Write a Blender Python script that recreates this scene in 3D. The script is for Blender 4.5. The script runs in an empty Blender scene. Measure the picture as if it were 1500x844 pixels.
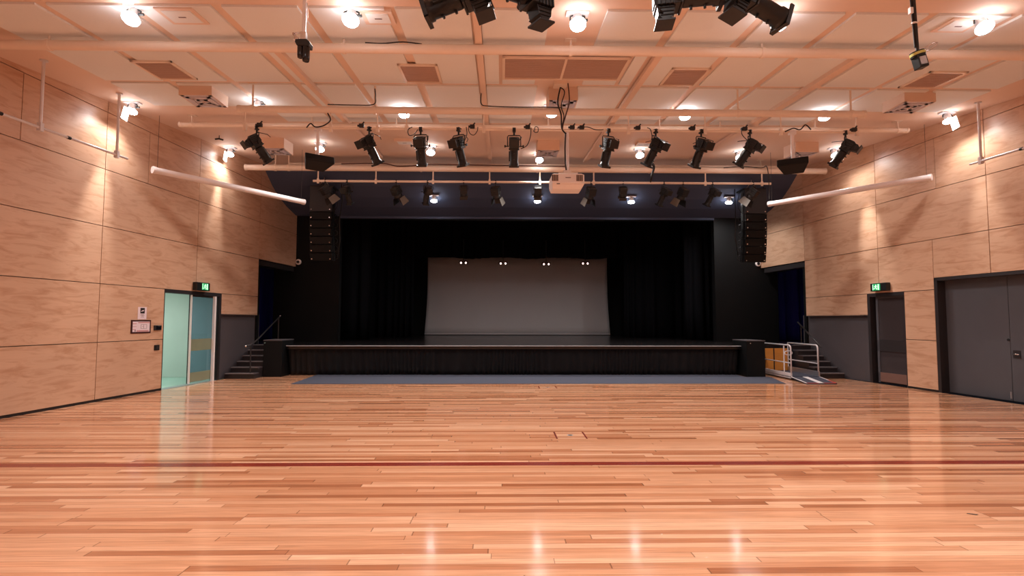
import bpy, math, random
from mathutils import Vector, Matrix
random.seed(7)
S = bpy.context.scene
COL = S.collection

# ------------------------------------------------------------------ camera
EYE = Vector((0, 0, 1.65))
F = 800.0
PITCH = math.atan2(48, F); YAW = math.atan2(15, math.hypot(F, 48)); ROLL = .0015
cy_, sy_, cp_, sp_ = math.cos(YAW), math.sin(YAW), math.cos(PITCH), math.sin(PITCH)
FWD = Vector((sy_*cp_, cy_*cp_, sp_)); RT = Vector((cy_, -sy_, 0)); UP = RT.cross(FWD)
RT, UP = RT*math.cos(ROLL)+UP*math.sin(ROLL), UP*math.cos(ROLL)-RT*math.sin(ROLL)
cam_d = bpy.data.cameras.new('camera'); cam = bpy.data.objects.new('camera', cam_d); COL.objects.link(cam)
cam_d.sensor_width = 36; cam_d.lens = F/1500*36; cam_d.clip_start = .05; cam_d.clip_end = 200
m = Matrix((RT, UP, -FWD)).transposed().to_4x4(); m.translation = EYE
cam.matrix_world = m
S.camera = cam

def at(px, py, Y):
    """pixel of the photograph -> point at room depth Y"""
    d = FWD*F + RT*(px-750) + UP*(422-py)
    return EYE + d*(Y/d.y)

# ------------------------------------------------------------------ world, exposure
S.view_settings.view_transform = 'Standard'; S.view_settings.look = 'None'
S.view_settings.gamma = 1; S.view_settings.use_curve_mapping = False
S.view_settings.exposure = .02
W = bpy.data.worlds.new('world'); S.world = W; W.use_nodes = True
W.node_tree.nodes['Background'].inputs[0].default_value = (.02, .02, .025, 1)
W.node_tree.nodes['Background'].inputs[1].default_value = .3
LAMP_W = 168          # ceiling spotlights
LAMP_COL = (1, .96, .92)
LENS_E = 27

# ------------------------------------------------------------------ materials
def srgb(r, g, b):
    f = lambda c: (c/255/12.92) if c/255 <= .04045 else ((c/255+.055)/1.055)**2.4
    return (f(r), f(g), f(b), 1)

def mat(name, col, rough=.5, metal=0, var=.06, scale=12, bump=0, emit=0, emit_col=None, coat=0, stretch=(1, 1, 1), spec=None):
    m = bpy.data.materials.new(name); m.use_nodes = True
    nt = m.node_tree; N = nt.nodes; L = nt.links; b = N['Principled BSDF']
    tc = N.new('ShaderNodeTexCoord'); mp = N.new('ShaderNodeMapping'); no = N.new('ShaderNodeTexNoise')
    mp.inputs['Scale'].default_value = stretch
    no.inputs['Scale'].default_value = scale; no.inputs['Detail'].default_value = 5
    L.new(tc.outputs['Object'], mp.inputs[0]); L.new(mp.outputs[0], no.inputs['Vector'])
    rp = N.new('ShaderNodeMapRange'); rp.inputs[3].default_value = 1-var; rp.inputs[4].default_value = 1+var
    L.new(no.outputs[0], rp.inputs[0])
    mx = N.new('ShaderNodeVectorMath'); mx.operation = 'SCALE'; mx.inputs[0].default_value = col[:3]
    L.new(rp.outputs[0], mx.inputs['Scale']); L.new(mx.outputs[0], b.inputs['Base Color'])
    b.inputs['Roughness'].default_value = rough; b.inputs['Metallic'].default_value = metal
    b.inputs['Coat Weight'].default_value = coat
    if spec is not None: b.inputs['Specular IOR Level'].default_value = spec
    if bump:
        bp = N.new('ShaderNodeBump'); bp.inputs['Strength'].default_value = bump; bp.inputs['Distance'].default_value = .01
        L.new(no.outputs[0], bp.inputs['Height']); L.new(bp.outputs[0], b.inputs['Normal'])
    if emit:
        b.inputs['Emission Color'].default_value = emit_col or col; b.inputs['Emission Strength'].default_value = emit
    return m

def maple():
    m = bpy.data.materials.new('maple_veneer'); m.use_nodes = True
    nt = m.node_tree; N = nt.nodes; L = nt.links; b = N['Principled BSDF']
    tc = N.new('ShaderNodeTexCoord'); at_ = N.new('ShaderNodeAttribute'); at_.attribute_name = 'rnd'
    off = N.new('ShaderNodeVectorMath'); off.operation = 'MULTIPLY_ADD'
    cb = N.new('ShaderNodeCombineXYZ')
    for i in range(3): L.new(at_.outputs['Fac'], cb.inputs[i])
    L.new(cb.outputs[0], off.inputs[0]); off.inputs[1].default_value = (37, 11, 23); L.new(tc.outputs['Object'], off.inputs[2])
    mp = N.new('ShaderNodeMapping'); mp.inputs['Scale'].default_value = (.7, 1, 3.6); L.new(off.outputs[0], mp.inputs[0])
    n1 = N.new('ShaderNodeTexNoise'); n1.inputs['Scale'].default_value = 2.2; n1.inputs['Detail'].default_value = 9; n1.inputs['Roughness'].default_value = .62; n1.inputs['Distortion'].default_value = .9
    L.new(mp.outputs[0], n1.inputs['Vector'])
    mp2 = N.new('ShaderNodeMapping'); mp2.inputs['Scale'].default_value = (.9, 1, 26); L.new(off.outputs[0], mp2.inputs[0])
    n2 = N.new('ShaderNodeTexNoise'); n2.inputs['Scale'].default_value = 3; n2.inputs['Detail'].default_value = 4; L.new(mp2.outputs[0], n2.inputs['Vector'])
    n3 = N.new('ShaderNodeTexNoise'); n3.inputs['Scale'].default_value = .6; L.new(off.outputs[0], n3.inputs['Vector'])
    cr = N.new('ShaderNodeValToRGB'); e = cr.color_ramp
    e.elements[0].position = .34; e.elements[0].color = WOOD_D
    e.elements[1].position = .54; e.elements[1].color = WOOD_L
    L.new(n1.outputs[0], cr.inputs[0])
    mr = N.new('ShaderNodeMapRange'); mr.inputs[3].default_value = .93; mr.inputs[4].default_value = 1.07; L.new(n2.outputs[0], mr.inputs[0])
    mr2 = N.new('ShaderNodeMapRange'); mr2.inputs[3].default_value = .9; mr2.inputs[4].default_value = 1.1; L.new(n3.outputs[0], mr2.inputs[0])
    mm = N.new('ShaderNodeMath'); mm.operation = 'MULTIPLY'; L.new(mr.outputs[0], mm.inputs[0]); L.new(mr2.outputs[0], mm.inputs[1])
    vs = N.new('ShaderNodeVectorMath'); vs.operation = 'SCALE'; L.new(cr.outputs[0], vs.inputs[0]); L.new(mm.outputs[0], vs.inputs['Scale'])
    L.new(vs.outputs[0], b.inputs['Base Color']); b.inputs['Roughness'].default_value = .34
    return m

def boards():
    """strip timber floor, boards along X"""
    m = bpy.data.materials.new('strip_timber_floor'); m.use_nodes = True
    nt = m.node_tree; N = nt.nodes; L = nt.links; b = N['Principled BSDF']
    tc = N.new('ShaderNodeTexCoord'); sp = N.new('ShaderNodeSeparateXYZ'); L.new(tc.outputs['Object'], sp.inputs[0])
    def mth(op, a, b_=None, c=None):
        n = N.new('ShaderNodeMath'); n.operation = op
        for i, v in enumerate((a, b_, c)):
            if v is None: continue
            if isinstance(v, (int, float)): n.inputs[i].default_value = v
            else: L.new(v, n.inputs[i])
        return n.outputs[0]
    BW, BL = .083, 2.1
    ry = mth('DIVIDE', sp.outputs['Y'], BW); row = mth('FLOOR', ry); fy = mth('FRACT', ry)
    wn = N.new('ShaderNodeTexWhiteNoise'); wn.noise_dimensions = '1D'; L.new(row, wn.inputs['W'])
    rx = mth('ADD', mth('DIVIDE', sp.outputs['X'], BL), mth('MULTIPLY', wn.outputs['Value'], 17.3))
    # two nested lengths for irregular butt joints
    wig = mth('MULTIPLY', mth('SINE', mth('MULTIPLY', rx, 2.1)), .33)
    rx2 = mth('ADD', rx, wig)
    colm = mth('FLOOR', rx2); fx = mth('FRACT', rx2)
    cb = N.new('ShaderNodeCombineXYZ'); L.new(row, cb.inputs[0]); L.new(colm, cb.inputs[1])
    w2 = N.new('ShaderNodeTexWhiteNoise'); w2.noise_dimensions = '2D'; L.new(cb.outputs[0], w2.inputs['Vector'])
    cr = N.new('ShaderNodeValToRGB'); e = cr.color_ramp.elements
    e[0].position = 0; e[0].color = FL[0]; e[1].position = 1; e[1].color = FL[4]
    for p, c in ((.18, FL[1]), (.45, FL[2]), (.75, FL[3])):
        x = cr.color_ramp.elements.new(p); x.color = c
    L.new(w2.outputs['Value'], cr.inputs[0])
    # grain
    cb2 = N.new('ShaderNodeCombineXYZ')
    L.new(mth('ADD', mth('MULTIPLY', sp.outputs['X'], 1.6), mth('MULTIPLY', w2.outputs['Value'], 50)), cb2.inputs[0])
    L.new(mth('MULTIPLY', sp.outputs['Y'], 42), cb2.inputs[1]); L.new(mth('MULTIPLY', w2.outputs['Value'], 31), cb2.inputs[2])
    gn = N.new('ShaderNodeTexNoise'); gn.inputs['Scale'].default_value = 1.5; gn.inputs['Detail'].default_value = 6; gn.inputs['Distortion'].default_value = .6
    L.new(cb2.outputs[0], gn.inputs['Vector'])
    g = N.new('ShaderNodeMapRange'); g.inputs[1].default_value = .25; g.inputs[2].default_value = .75; g.inputs[3].default_value = .74; g.inputs[4].default_value = 1.16
    L.new(gn.outputs[0], g.inputs[0])
    # joints
    jy = mth('LESS_THAN', mth('ABSOLUTE', mth('SUBTRACT', fy, .5)), .482)
    jx = mth('LESS_THAN', mth('ABSOLUTE', mth('SUBTRACT', fx, .5)), .4975)
    j = mth('MULTIPLY_ADD', mth('MULTIPLY', jx, jy), .5, .5)
    tot = mth('MULTIPLY', j, g.outputs[0])
    vs = N.new('ShaderNodeVectorMath'); vs.operation = 'SCALE'; L.new(cr.outputs[0], vs.inputs[0]); L.new(tot, vs.inputs['Scale'])
    L.new(vs.outputs[0], b.inputs['Base Color'])
    rn = N.new('ShaderNodeTexNoise'); rn.inputs['Scale'].default_value = 1.3; rn.inputs['Detail'].default_value = 4; L.new(tc.outputs['Object'], rn.inputs['Vector'])
    rr = N.new('ShaderNodeMapRange'); rr.inputs[3].default_value = .07; rr.inputs[4].default_value = .13; L.new(rn.outputs[0], rr.inputs[0])
    L.new(rr.outputs[0], b.inputs['Roughness'])
    b.inputs['Specular IOR Level'].default_value = .42
    bp = N.new('ShaderNodeBump'); bp.inputs['Strength'].default_value = .10; bp.inputs['Distance'].default_value = .002
    L.new(tot, bp.inputs['Height']); L.new(bp.outputs[0], b.inputs['Normal'])
    return m

WOOD_D, WOOD_L = srgb(188, 144, 114), srgb(207, 168, 140)
FL = [srgb(158, 98, 66), srgb(186, 124, 90), srgb(204, 146, 110), srgb(213, 158, 123), srgb(226, 176, 142)]
M = {}
M['maple'] = maple(); M['boards'] = boards()
M['inlay'] = mat('jarrah_inlay', srgb(128, 44, 30), .2, var=.25, scale=3, stretch=(.6, 20, 1))
M['ceil'] = mat('ceiling_paint', srgb(232, 206, 188), .7, var=.02, scale=2)
M['panel'] = mat('acoustic_panel', srgb(232, 234, 234), .85, var=.03, scale=60, bump=.1)
M['pipe'] = mat('cream_enamel', srgb(236, 216, 198), .4, var=.03)
M['ventdark'] = mat('vent_grille', srgb(192, 164, 150), .6, var=.15, scale=4, stretch=(1, 60, 60))
M['unit_under'] = mat('diffuser_grey', srgb(206, 202, 214), .5, var=.1, scale=25)
M['white'] = mat('white_paint', srgb(235, 228, 228), .4, var=.03)
M['whitemetal'] = mat('white_powdercoat', srgb(222, 218, 222), .35, var=.05, metal=.1)
M['alu'] = mat('brushed_aluminium', srgb(190, 190, 196), .35, .85, var=.08, scale=8, stretch=(1, 1, 20))
M['chrome'] = mat('chrome', srgb(225, 225, 230), .15, 1, var=.03)
M['black'] = mat('black_enamel', srgb(15, 15, 17), .45, var=.25, scale=20)
M['blackgloss'] = mat('black_gloss_lens', srgb(20, 20, 26), .12, var=.1)
M['gel'] = mat('pale_grey_flap', srgb(118, 113, 106), .5, .1, var=.1)
M['amber'] = mat('brown_gel', srgb(90, 62, 50), .4, var=.1)
M['cable'] = mat('black_rubber', srgb(28, 24, 24), .55, var=.2)
M['redcable'] = mat('brown_cable', srgb(70, 36, 30), .55, var=.2)
M['rake'] = mat('charcoal_plasterboard', srgb(72, 82, 108), .75, var=.05, scale=2)
M['pros'] = mat('black_wall_paint', srgb(12, 13, 15), .6, var=.2, scale=3, spec=.2)
M['stageblack'] = mat('black_stage_cloth', srgb(13, 13, 17), .95, var=.3, scale=3, stretch=(6, 6, .3), spec=.1)
M['skirt'] = mat('black_pleated_cloth', srgb(17, 17, 21), .85, var=.25, scale=4, stretch=(10, 10, .4))
M['stagefloor'] = mat('black_stage_boards', srgb(26, 23, 24), .22, var=.2, scale=4)
M['edge'] = mat('silver_nosing', srgb(186, 186, 190), .4, .1, var=.1)
M['blue'] = mat('navy_velvet', srgb(34, 42, 150), .85, var=.2, scale=3, stretch=(6, 6, .3))
M['screen'] = mat('grey_cyclorama', srgb(206, 204, 208), .9, var=.02, scale=1)
M['greywall'] = mat('dark_grey_wall', srgb(78, 72, 76), .6, var=.06, scale=3)
M['greydoor'] = mat('dark_grey_door', srgb(78, 78, 84), .45, var=.1, scale=3)
M['frame'] = mat('charcoal_frame', srgb(44, 40, 42), .4, var=.1)
M['step'] = mat('grey_step_tread', srgb(84, 78, 82), .35, var=.12, scale=6)
M['stepnose'] = mat('step_nosing', srgb(170, 162, 164), .3, .2, var=.1)
M['carpet'] = mat('slate_carpet', srgb(74, 76, 88), .95, var=.18, scale=40, bump=.4, spec=.1)
M['green'] = mat('pale_green_render', srgb(196, 206, 198), .7, var=.08, scale=1.5)
M['greenfloor'] = mat('pale_green_vinyl', srgb(170, 205, 190), .25, var=.05, scale=2)
M['ply'] = mat('orange_plywood', srgb(214, 140, 62), .5, var=.12, scale=3, stretch=(1, 1, 6))
M['rail_green'] = mat('olive_rail', srgb(128, 136, 112), .5, var=.06)
M['rail_brown'] = mat('brown_kick_plate', srgb(112, 84, 76), .4, var=.08)
M['speaker'] = mat('speaker_grille', srgb(11, 11, 13), .6, var=.3, scale=90, bump=.3, spec=.25)
M['speakergrey'] = mat('subwoofer_grille', srgb(36, 37, 44), .55, var=.2, scale=90, bump=.3)
M['paper'] = mat('white_paper', srgb(226, 208, 214), .7, var=.03)
M['pink'] = mat('pink_print', srgb(196, 140, 140), .7, var=.05)
M['ink'] = mat('black_ink', srgb(20, 18, 20), .5, var=.05)
M['greyink'] = mat('grey_ink', srgb(130, 110, 112), .7, var=.1)
M['wineframe'] = mat('dark_wine_frame', srgb(62, 26, 26), .4, var=.1)
M['exitgreen'] = mat('lit_exit_green', srgb(20, 120, 70), .4, emit=.9, emit_col=srgb(30, 150, 90))
M['exitwhite'] = mat('lit_exit_white', srgb(200, 240, 210), .4, emit=1.2, emit_col=srgb(170, 240, 190))
M['lens'] = mat('lit_lamp_lens', (1, 1, 1, 1), .3, var=0, emit=LENS_E, emit_col=(1, .97, .97, 1))
M['bulb'] = mat('lit_small_bulb', (1, .8, .75, 1), .3, var=0, emit=2.2, emit_col=(1, .72, .66, 1))
M['rampgrey'] = mat('dark_grip_surface', srgb(62, 64, 78), .8, var=.2, scale=60)
M['red'] = mat('red_edge', srgb(200, 70, 56), .5, var=.1)
M['yellow'] = mat('yellow_tape', srgb(206, 206, 120), .5, var=.1)
M['dark'] = mat('dark_gap', srgb(24, 14, 12), .8, var=.1)
M['concrete'] = mat('painted_back_wall', srgb(190, 150, 125), .7, var=.05)
def glassmat():
    m = bpy.data.materials.new('teal_glass'); m.use_nodes = True
    b = m.node_tree.nodes['Principled BSDF']
    b.inputs['Base Color'].default_value = srgb(160, 178, 200); b.inputs['Roughness'].default_value = .04
    b.inputs['Transmission Weight'].default_value = 1; b.inputs['IOR'].default_value = 1.3
    return m
M['glass'] = glassmat()

# ------------------------------------------------------------------ mesh builder
class MB:
    def __init__(s): s.v = []; s.f = []; s.m = []; s.s = []; s.r = []; s.rv = 0.0
    def add(s, vs, fs, mi=0, smooth=False, T=None):
        b = len(s.v)
        s.v += [tuple(T @ Vector(v)) if T is not None else tuple(v) for v in vs]
        for f in fs: s.f.append(tuple(b+i for i in f)); s.m.append(mi); s.s.append(smooth); s.r.append(s.rv)
        return s
    def box(s, x0, x1, y0, y1, z0, z1, mi=0, T=None):
        vs = [(x, y, z) for z in (z0, z1) for y in (y0, y1) for x in (x0, x1)]
        return s.add(vs, [(0, 2, 3, 1), (4, 5, 7, 6), (0, 1, 5, 4), (2, 6, 7, 3), (0, 4, 6, 2), (1, 3, 7, 5)], mi, False, T)
    def quadbox(s, pts, h, mi=0, T=None):
        """four floor points extruded up by vector h"""
        h = Vector(h); vs = [Vector(p) for p in pts] + [Vector(p)+h for p in pts]
        n = len(pts)
        return s.add(vs, [tuple(range(n))[::-1], tuple(range(n, 2*n))] + [(i, (i+1) % n, n+(i+1) % n, n+i) for i in range(n)], mi, False, T)
    def cyl(s, p0, p1, r0, r1=None, n=16, mi=0, T=None, caps=True, smooth=True):
        p0 = Vector(p0); p1 = Vector(p1); r1 = r0 if r1 is None else r1
        d = (p1-p0).normalized(); a = d.orthogonal().normalized(); b = d.cross(a)
        vs = []
        for p, r in ((p0, r0), (p1, r1)):
            for i in range(n):
                t = 2*math.pi*i/n; vs.append(p + a*math.cos(t)*r + b*math.sin(t)*r)
        s.add(vs, [(i, (i+1) % n, n+(i+1) % n, n+i) for i in range(n)], mi, smooth, T)
        if caps:
            s.add(vs[:n], [tuple(range(n))[::-1]], mi, False, T); s.add(vs[n:], [tuple(range(n))], mi, False, T)
        return s
    def lathe(s, prof, n=20, mi=0, T=None, axis='Z', smooth=True):
        vs = []; 
        for r, z in prof:
            for i in range(n):
                t = 2*math.pi*i/n; p = (r*math.cos(t), r*math.sin(t), z)
                if axis == 'Y': p = (p[0], p[2], p[1])
                vs.append(p)
        fs = []
        for k in range(len(prof)-1):
            for i in range(n): fs.append((k*n+i, k*n+(i+1) % n, (k+1)*n+(i+1) % n, (k+1)*n+i))
        fs.append(tuple(range(n))); fs.append(tuple(range((len(prof)-1)*n, len(prof)*n)))
        return s.add(vs, fs, mi, smooth, T)
    def tube(s, path, r, n=8, mi=0, T=None, closed=False):
        P = [Vector(p) for p in path]; vs = []; N_ = len(P); prev = None
        for k in range(N_):
            if closed: d = P[(k+1) % N_]-P[k-1]
            else: d = P[min(k+1, N_-1)]-P[max(k-1, 0)]
            d.normalize()
            if prev is None: a = d.orthogonal().normalized()
            else: a = (prev - d*prev.dot(d)).normalized()
            prev = a; b = d.cross(a)
            for i in range(n):
                t = 2*math.pi*i/n; vs.append(P[k] + a*math.cos(t)*r + b*math.sin(t)*r)
        fs = []
        for k in range(N_ if closed else N_-1):
            q = (k+1) % N_
            for i in range(n): fs.append((k*n+i, k*n+(i+1) % n, q*n+(i+1) % n, q*n+i))
        if not closed: fs.append(tuple(range(n))[::-1]); fs.append(tuple(range((N_-1)*n, N_*n)))
        return s.add(vs, fs, mi, True, T)
    def prism(s, poly, a, b, axis='X', mi=0, T=None):
        """2D polygon extruded between a and b along axis (poly coords are the two other axes in order)"""
        def P(u, v, w): return {'X': (w, u, v), 'Y': (u, w, v), 'Z': (u, v, w)}[axis]
        n = len(poly); vs = [P(u, v, a) for u, v in poly] + [P(u, v, b) for u, v in poly]
        return s.add(vs, [tuple(range(n))[::-1], tuple(range(n, 2*n))] + [(i, (i+1) % n, n+(i+1) % n, n+i) for i in range(n)], mi, False, T)
    def build(s, name, mats, parent=None, loc=None, bevel=0, rot=None):
        me = bpy.data.meshes.new(name); me.from_pydata(s.v, [], s.f)
        mats = mats if isinstance(mats, (list, tuple)) else [mats]
        for k in mats: me.materials.append(M[k])
        me.polygons.foreach_set('material_index', s.m); me.polygons.foreach_set('use_smooth', s.s)
        at_ = me.attributes.new('rnd', 'FLOAT', 'FACE'); at_.data.foreach_set('value', s.r)
        me.update(); me.validate()
        import bmesh
        bm = bmesh.new(); bm.from_mesh(me); bmesh.ops.recalc_face_normals(bm, faces=bm.faces); bm.to_mesh(me); bm.free()
        o = bpy.data.objects.new(name, me); COL.objects.link(o)
        if parent: o.parent = parent
        if loc is not None: o.location = loc
        if rot is not None: o.rotation_euler = rot
        if bevel:
            bv = o.modifiers.new('bevel', 'BEVEL'); bv.width = bevel; bv.segments = 2; bv.limit_method = 'ANGLE'; bv.angle_limit = .6
        return o

def tag(o, label=None, cat=None, group=None, kind=None):
    if label: o['label'] = label
    if cat: o['category'] = cat
    if group: o['group'] = group
    if kind: o['kind'] = kind
    return o
def struct(o): o['kind'] = 'structure'; return o
def empty(name, loc=(0, 0, 0), rot=(0, 0, 0), label=None, cat=None, group=None):
    o = bpy.data.objects.new(name, None); COL.objects.link(o); o.location = loc; o.rotation_euler = rot
    o.empty_display_size = .1
    return tag(o, label, cat, group)
def copy_tree(o, parent=None):
    c = o.copy(); COL.objects.link(c); c.parent = parent
    for ch in list(o.children): copy_tree(ch, c)
    return c
def arc_path(p0, p1, sag, n=10):
    p0 = Vector(p0); p1 = Vector(p1); out = []
    for i in range(n+1):
        t = i/n; p = p0.lerp(p1, t); p.z -= sag*4*t*(1-t); out.append(p)
    return out

# ------------------------------------------------------------------ room frame
CX = 1.05
LX0, LD = -9.194, Vector((.088, .9961, 0)).normalized()
RX0, RD = 11.356, Vector((-.0933, .9956, 0)).normalized()
def lx(Y): return LX0 + LD.x/LD.y*Y
def rx(Y): return RX0 + RD.x/RD.y*Y
def cz(Y): return 5.39 + .072*Y
BACK = -6.0; CEND = 17.4; PY = 19.8; SH = .9
SLOPE = math.atan(.072)

# ---- floor
f = MB(); f.quadbox([(lx(BACK), BACK, -.1), (rx(BACK), BACK, -.1), (rx(17.5), 17.5, -.1), (lx(17.5), 17.5, -.1)], (0, 0, .1))
struct(f.build('floor', 'boards'))
f = MB(); f.quadbox([(lx(6.34), 6.34, 0), (rx(6.34), 6.34, 0), (rx(6.49), 6.49, 0), (lx(6.49), 6.49, 0)], (0, 0, .0012))
struct(f.build('trim_1', 'inlay'))

# ---- ceiling (slab rising towards the stage + acoustic panels fixed under it)
f = MB()
f.prism([(BACK, cz(BACK)), (CEND, cz(CEND)), (CEND, cz(CEND)+.2), (BACK, cz(BACK)+.2)], lx(BACK)-.3, rx(BACK)+.3)
def cpanel(x0, x1, y0, y1, t=.035, mi=1):
    f.add([(x, y, cz(y)-dz) for dz in (0, t) for (x, y) in ((x0, y0), (x1, y0), (x1, y1), (x0, y1))],
          [(3, 2, 1, 0), (4, 5, 6, 7), (0, 1, 5, 4), (1, 2, 6, 5), (2, 3, 7, 6), (3, 0, 4, 7)], mi)
P = 1.165; hw = .075
cuts = [-7.33]+[-6.2+P*i for i in range(6)]+[2.47+P*i for i in range(6)]+[9.43]
cols = []
for i in range(len(cuts)-1):
    a = cuts[i]+(hw if i else 0); b = cuts[i+1]-(hw if i < len(cuts)-2 else 0)
    if cuts[i] < 1 < cuts[i+1]: cols.append((a, .66)); cols.append((1.44, b))
    else: cols.append((a, b))
for (y0, y1) in ((-4.2, -2.2), (-1.9, 0.1), (.4, 2.4), (2.7, 4.5), (4.7, 5.9), (7.2, 8.42), (8.62, 9.98), (10.12, 11.42), (11.75, 12.5)):
    for (a, b) in cols:
        if y0 > 8.5 and y0 < 9 and a > -.4 and b < 2.45: continue
        if y0 > 11.5 and (a < -5.2 or b > 7.2): continue
        cpanel(a, b, y0, y1)
struct(f.build('ceiling', ['ceil', 'panel']))

# ---- wood walls, built in a frame whose local x runs along the wall
PX = .10
def wood_wall(name, X0, D, side, double_door):
    ang = math.atan2(D.y, D.x)
    k = D.y
    f = MB()
    ycols = [BACK] + [14.29-3.015*i for i in range(6, 0, -1)] + [14.29, 17.30, 19.85]
    ycols = [y for y in ycols if y >= BACK]
    rows = [.045, 1.20, 2.395, 3.585, 4.765, 5.965, 7.2]
    G = .007
    # y>0 local is left of the direction of travel; room side is -y for the left wall, +y for the right
    def panel(ya, yb, za, zb):
        if yb-ya < .05 or zb-za < .05: return
        f.rv = random.random()
        y0, y1 = (0, PX) if side == 'left' else (-PX, 0)
        f.box(ya/k+G, yb/k-G, y0, y1, za+G, zb-G, 0)
    # openings (Ya, Yb, z0, z1)
    ops = [(17.30, 20, 0, 3.555)]
    if side == 'left': ops += [(13.15, 15.41, 0, 2.4), (15.41, 17.3, 0, 1.805)]
    else: ops += [(13.50, 14.72, 0, 2.4), (14.72, 17.3, 0, 1.805), (9.62, 12.64, 0, 2.67)]
    def cell(ya, yb, za, zb):
        for (oa, ob, z0, z1) in ops:
            if oa < yb-.01 and ob > ya+.01 and z0 < zb-.05 and z1 > za+.05:
                if ya < oa: cell(ya, oa, za, zb)
                if yb > ob: cell(ob, yb, za, zb)
                if z1 < zb-.05: cell(max(ya, oa), min(yb, ob), z1, zb)
                return
        panel(ya, yb, za, zb)
    for i in range(len(ycols)-1):
        for j in range(6):
            ya, yb = ycols[i], ycols[i+1]
            if j == 4 and 10 < yb < 16:    # the row under the top joint has an extra cut
                mid = ya + (1.2 if ya < 12 else 99)
                if mid < yb: cell(ya, mid, rows[j], rows[j+1]); cell(mid, yb, rows[j], rows[j+1]); continue
            cell(ya, yb, rows[j], rows[j+1])
    # dark backing behind the joints
    y0, y1 = (PX-.03, PX+.12) if side == 'left' else (-PX-.12, -PX+.03)
    def back(ya, yb, za, zb): f.box(ya/k, yb/k, y0, y1, za, zb, 1)
    ds = sorted([o for o in ops if o[0] < 17], key=lambda o: o[0])
    y = BACK
    for (oa, ob, z0, z1) in ds:
        if oa > y: back(y, oa, 0, 3.555)
        back(oa, ob, z1, 3.555); y = ob
    if y < 17.29: back(y, 17.3, 0, 3.555)
    back(BACK, 19.85, 3.555, 7.2)
    o = f.build(name, ['maple', 'dark'], loc=(X0, 0, 0), rot=(0, 0, ang))
    return struct(o)
wood_wall('wall_left', LX0, LD, 'left', False)
wood_wall('wall_right', RX0, RD, 'right', True)
ML = Matrix.Translation((LX0, 0, 0)) @ Matrix.Rotation(math.atan2(LD.y, LD.x), 4, 'Z')   # local x along wall, local -y into room
MR = Matrix.Translation((RX0, 0, 0)) @ Matrix.Rotation(math.atan2(RD.y, RD.x), 4, 'Z')   # local +y into room
kL, kR = 1/LD.y, 1/RD.y
f = MB(); f.box(BACK*kL, 13.15*kL, .01, .06, 0, .05, 0, ML); struct(f.build('baseboard_left', 'dark'))
f = MB(); f.box(BACK*kR, 9.62*kR, -.06, -.01, 0, .05, 0, MR); f.box(12.64*kR, 13.5*kR, -.06, -.01, 0, .05, 0, MR); struct(f.build('baseboard_right', 'dark'))
# recessed dark grey stair walls
f = MB(); f.box(15.40*kL, 17.6*kL, .10, .16, 0, 1.84, 0, ML); f.box(15.40*kL, 17.3*kL, .0, .10, 1.806, 1.83, 0, ML); struct(f.build('wall_stair_left', 'greywall'))
f = MB(); f.box(14.66*kR, 17.6*kR, -.16, -.10, 0, 1.84, 0, MR); f.box(14.72*kR, 17.3*kR, -.10, 0, 1.806, 1.83, 0, MR); struct(f.build('wall_stair_right', 'greywall'))
# lintels over the side openings
f = MB(); f.box(17.3*kL, 19.7*kL, .02, .35, 3.40, 3.555, 0, ML); struct(f.build('trim_2', 'frame'))
f = MB(); f.box(17.3*kR, 19.6*kR, -.35, -.02, 3.40, 3.555, 0, MR); struct(f.build('trim_3', 'frame'))
# back wall of the hall
f = MB(); f.box(lx(BACK)-.3, rx(BACK)+.3, BACK-.2, BACK, 0, 5.2); struct(f.build('wall_back', 'concrete'))

# ---- stage house
f = MB()
f.prism([(CEND-.02, cz(CEND)+.05), (CEND-.02, 6.60), (17.55, 6.46), (18.0, 6.10), (18.44, 5.83), (19.0, 5.62), (19.66, 5.45), (PY+.02, 5.44), (PY+.02, 7.2)], -8.3, 10.4)
struct(f.build('wall_bulkhead', 'rake'))
f = MB()
f.box(-8.22, -5.87, PY, PY+.25, 0, 5.46); f.box(7.80, 10.12, PY, PY+.25, 0, 5.46); f.box(-5.87, 7.80, PY, PY+.25, 5.34, 5.46)
struct(f.build('wall_proscenium', 'pros'))
f = MB(); f.box(-5.87, 7.80, PY-.05, PY, 5.36, 5.44); struct(f.build('trim_4', 'rake'))
# backstage shell
f = MB(); f.box(-11, 13, 29.6, 29.8, 0, 8); f.box(-11.2, -11, 17.3, 29.8, 0, 8); f.box(13, 13.2, 17.3, 29.8, 0, 8)
f.box(-11, 13, PY+.1, 29.8, 7.2, 7.4); f.box(-11, lx(17.4)-.05, 17.36, 17.5, 0, 8); f.box(rx(17.4)+.05, 13, 17.36, 17.5, 0, 8)
f.box(-11, lx(17.5)-.35, 17.4, 19.9, 4.2, 4.3); f.box(rx(17.5)+.35, 13, 17.4, 19.9, 4.2, 4.3)
struct(f.build('wall_stage', 'pros'))
# stage platform
f = MB(); f.quadbox([(-6.43, 16.5, .80), (7.25, 16.5, .80), (7.25, 17.4, .8), (13, 17.4, .80), (13, 29.6, .80), (-11, 29.6, .80), (-11, 17.4, .80), (-6.43, 17.4, .8)], (0, 0, .1))
struct(f.build('floor_stage', 'stagefloor'))
f = MB(); f.box(-6.43, 7.25, 16.475, 16.5, .882, .903, 0); tag(f.build('stage_nosing', 'edge', bevel=.004), 'thin silver metal nosing along the front edge of the black stage', 'edge strip')
f = MB(); f.box(-6.43, 7.25, 16.9, 17.0, 0, .8); f.box(-11, 13, 17.3, 17.36, 0, .8)
struct(f.build('wall_stage_front', 'pros'))
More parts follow.
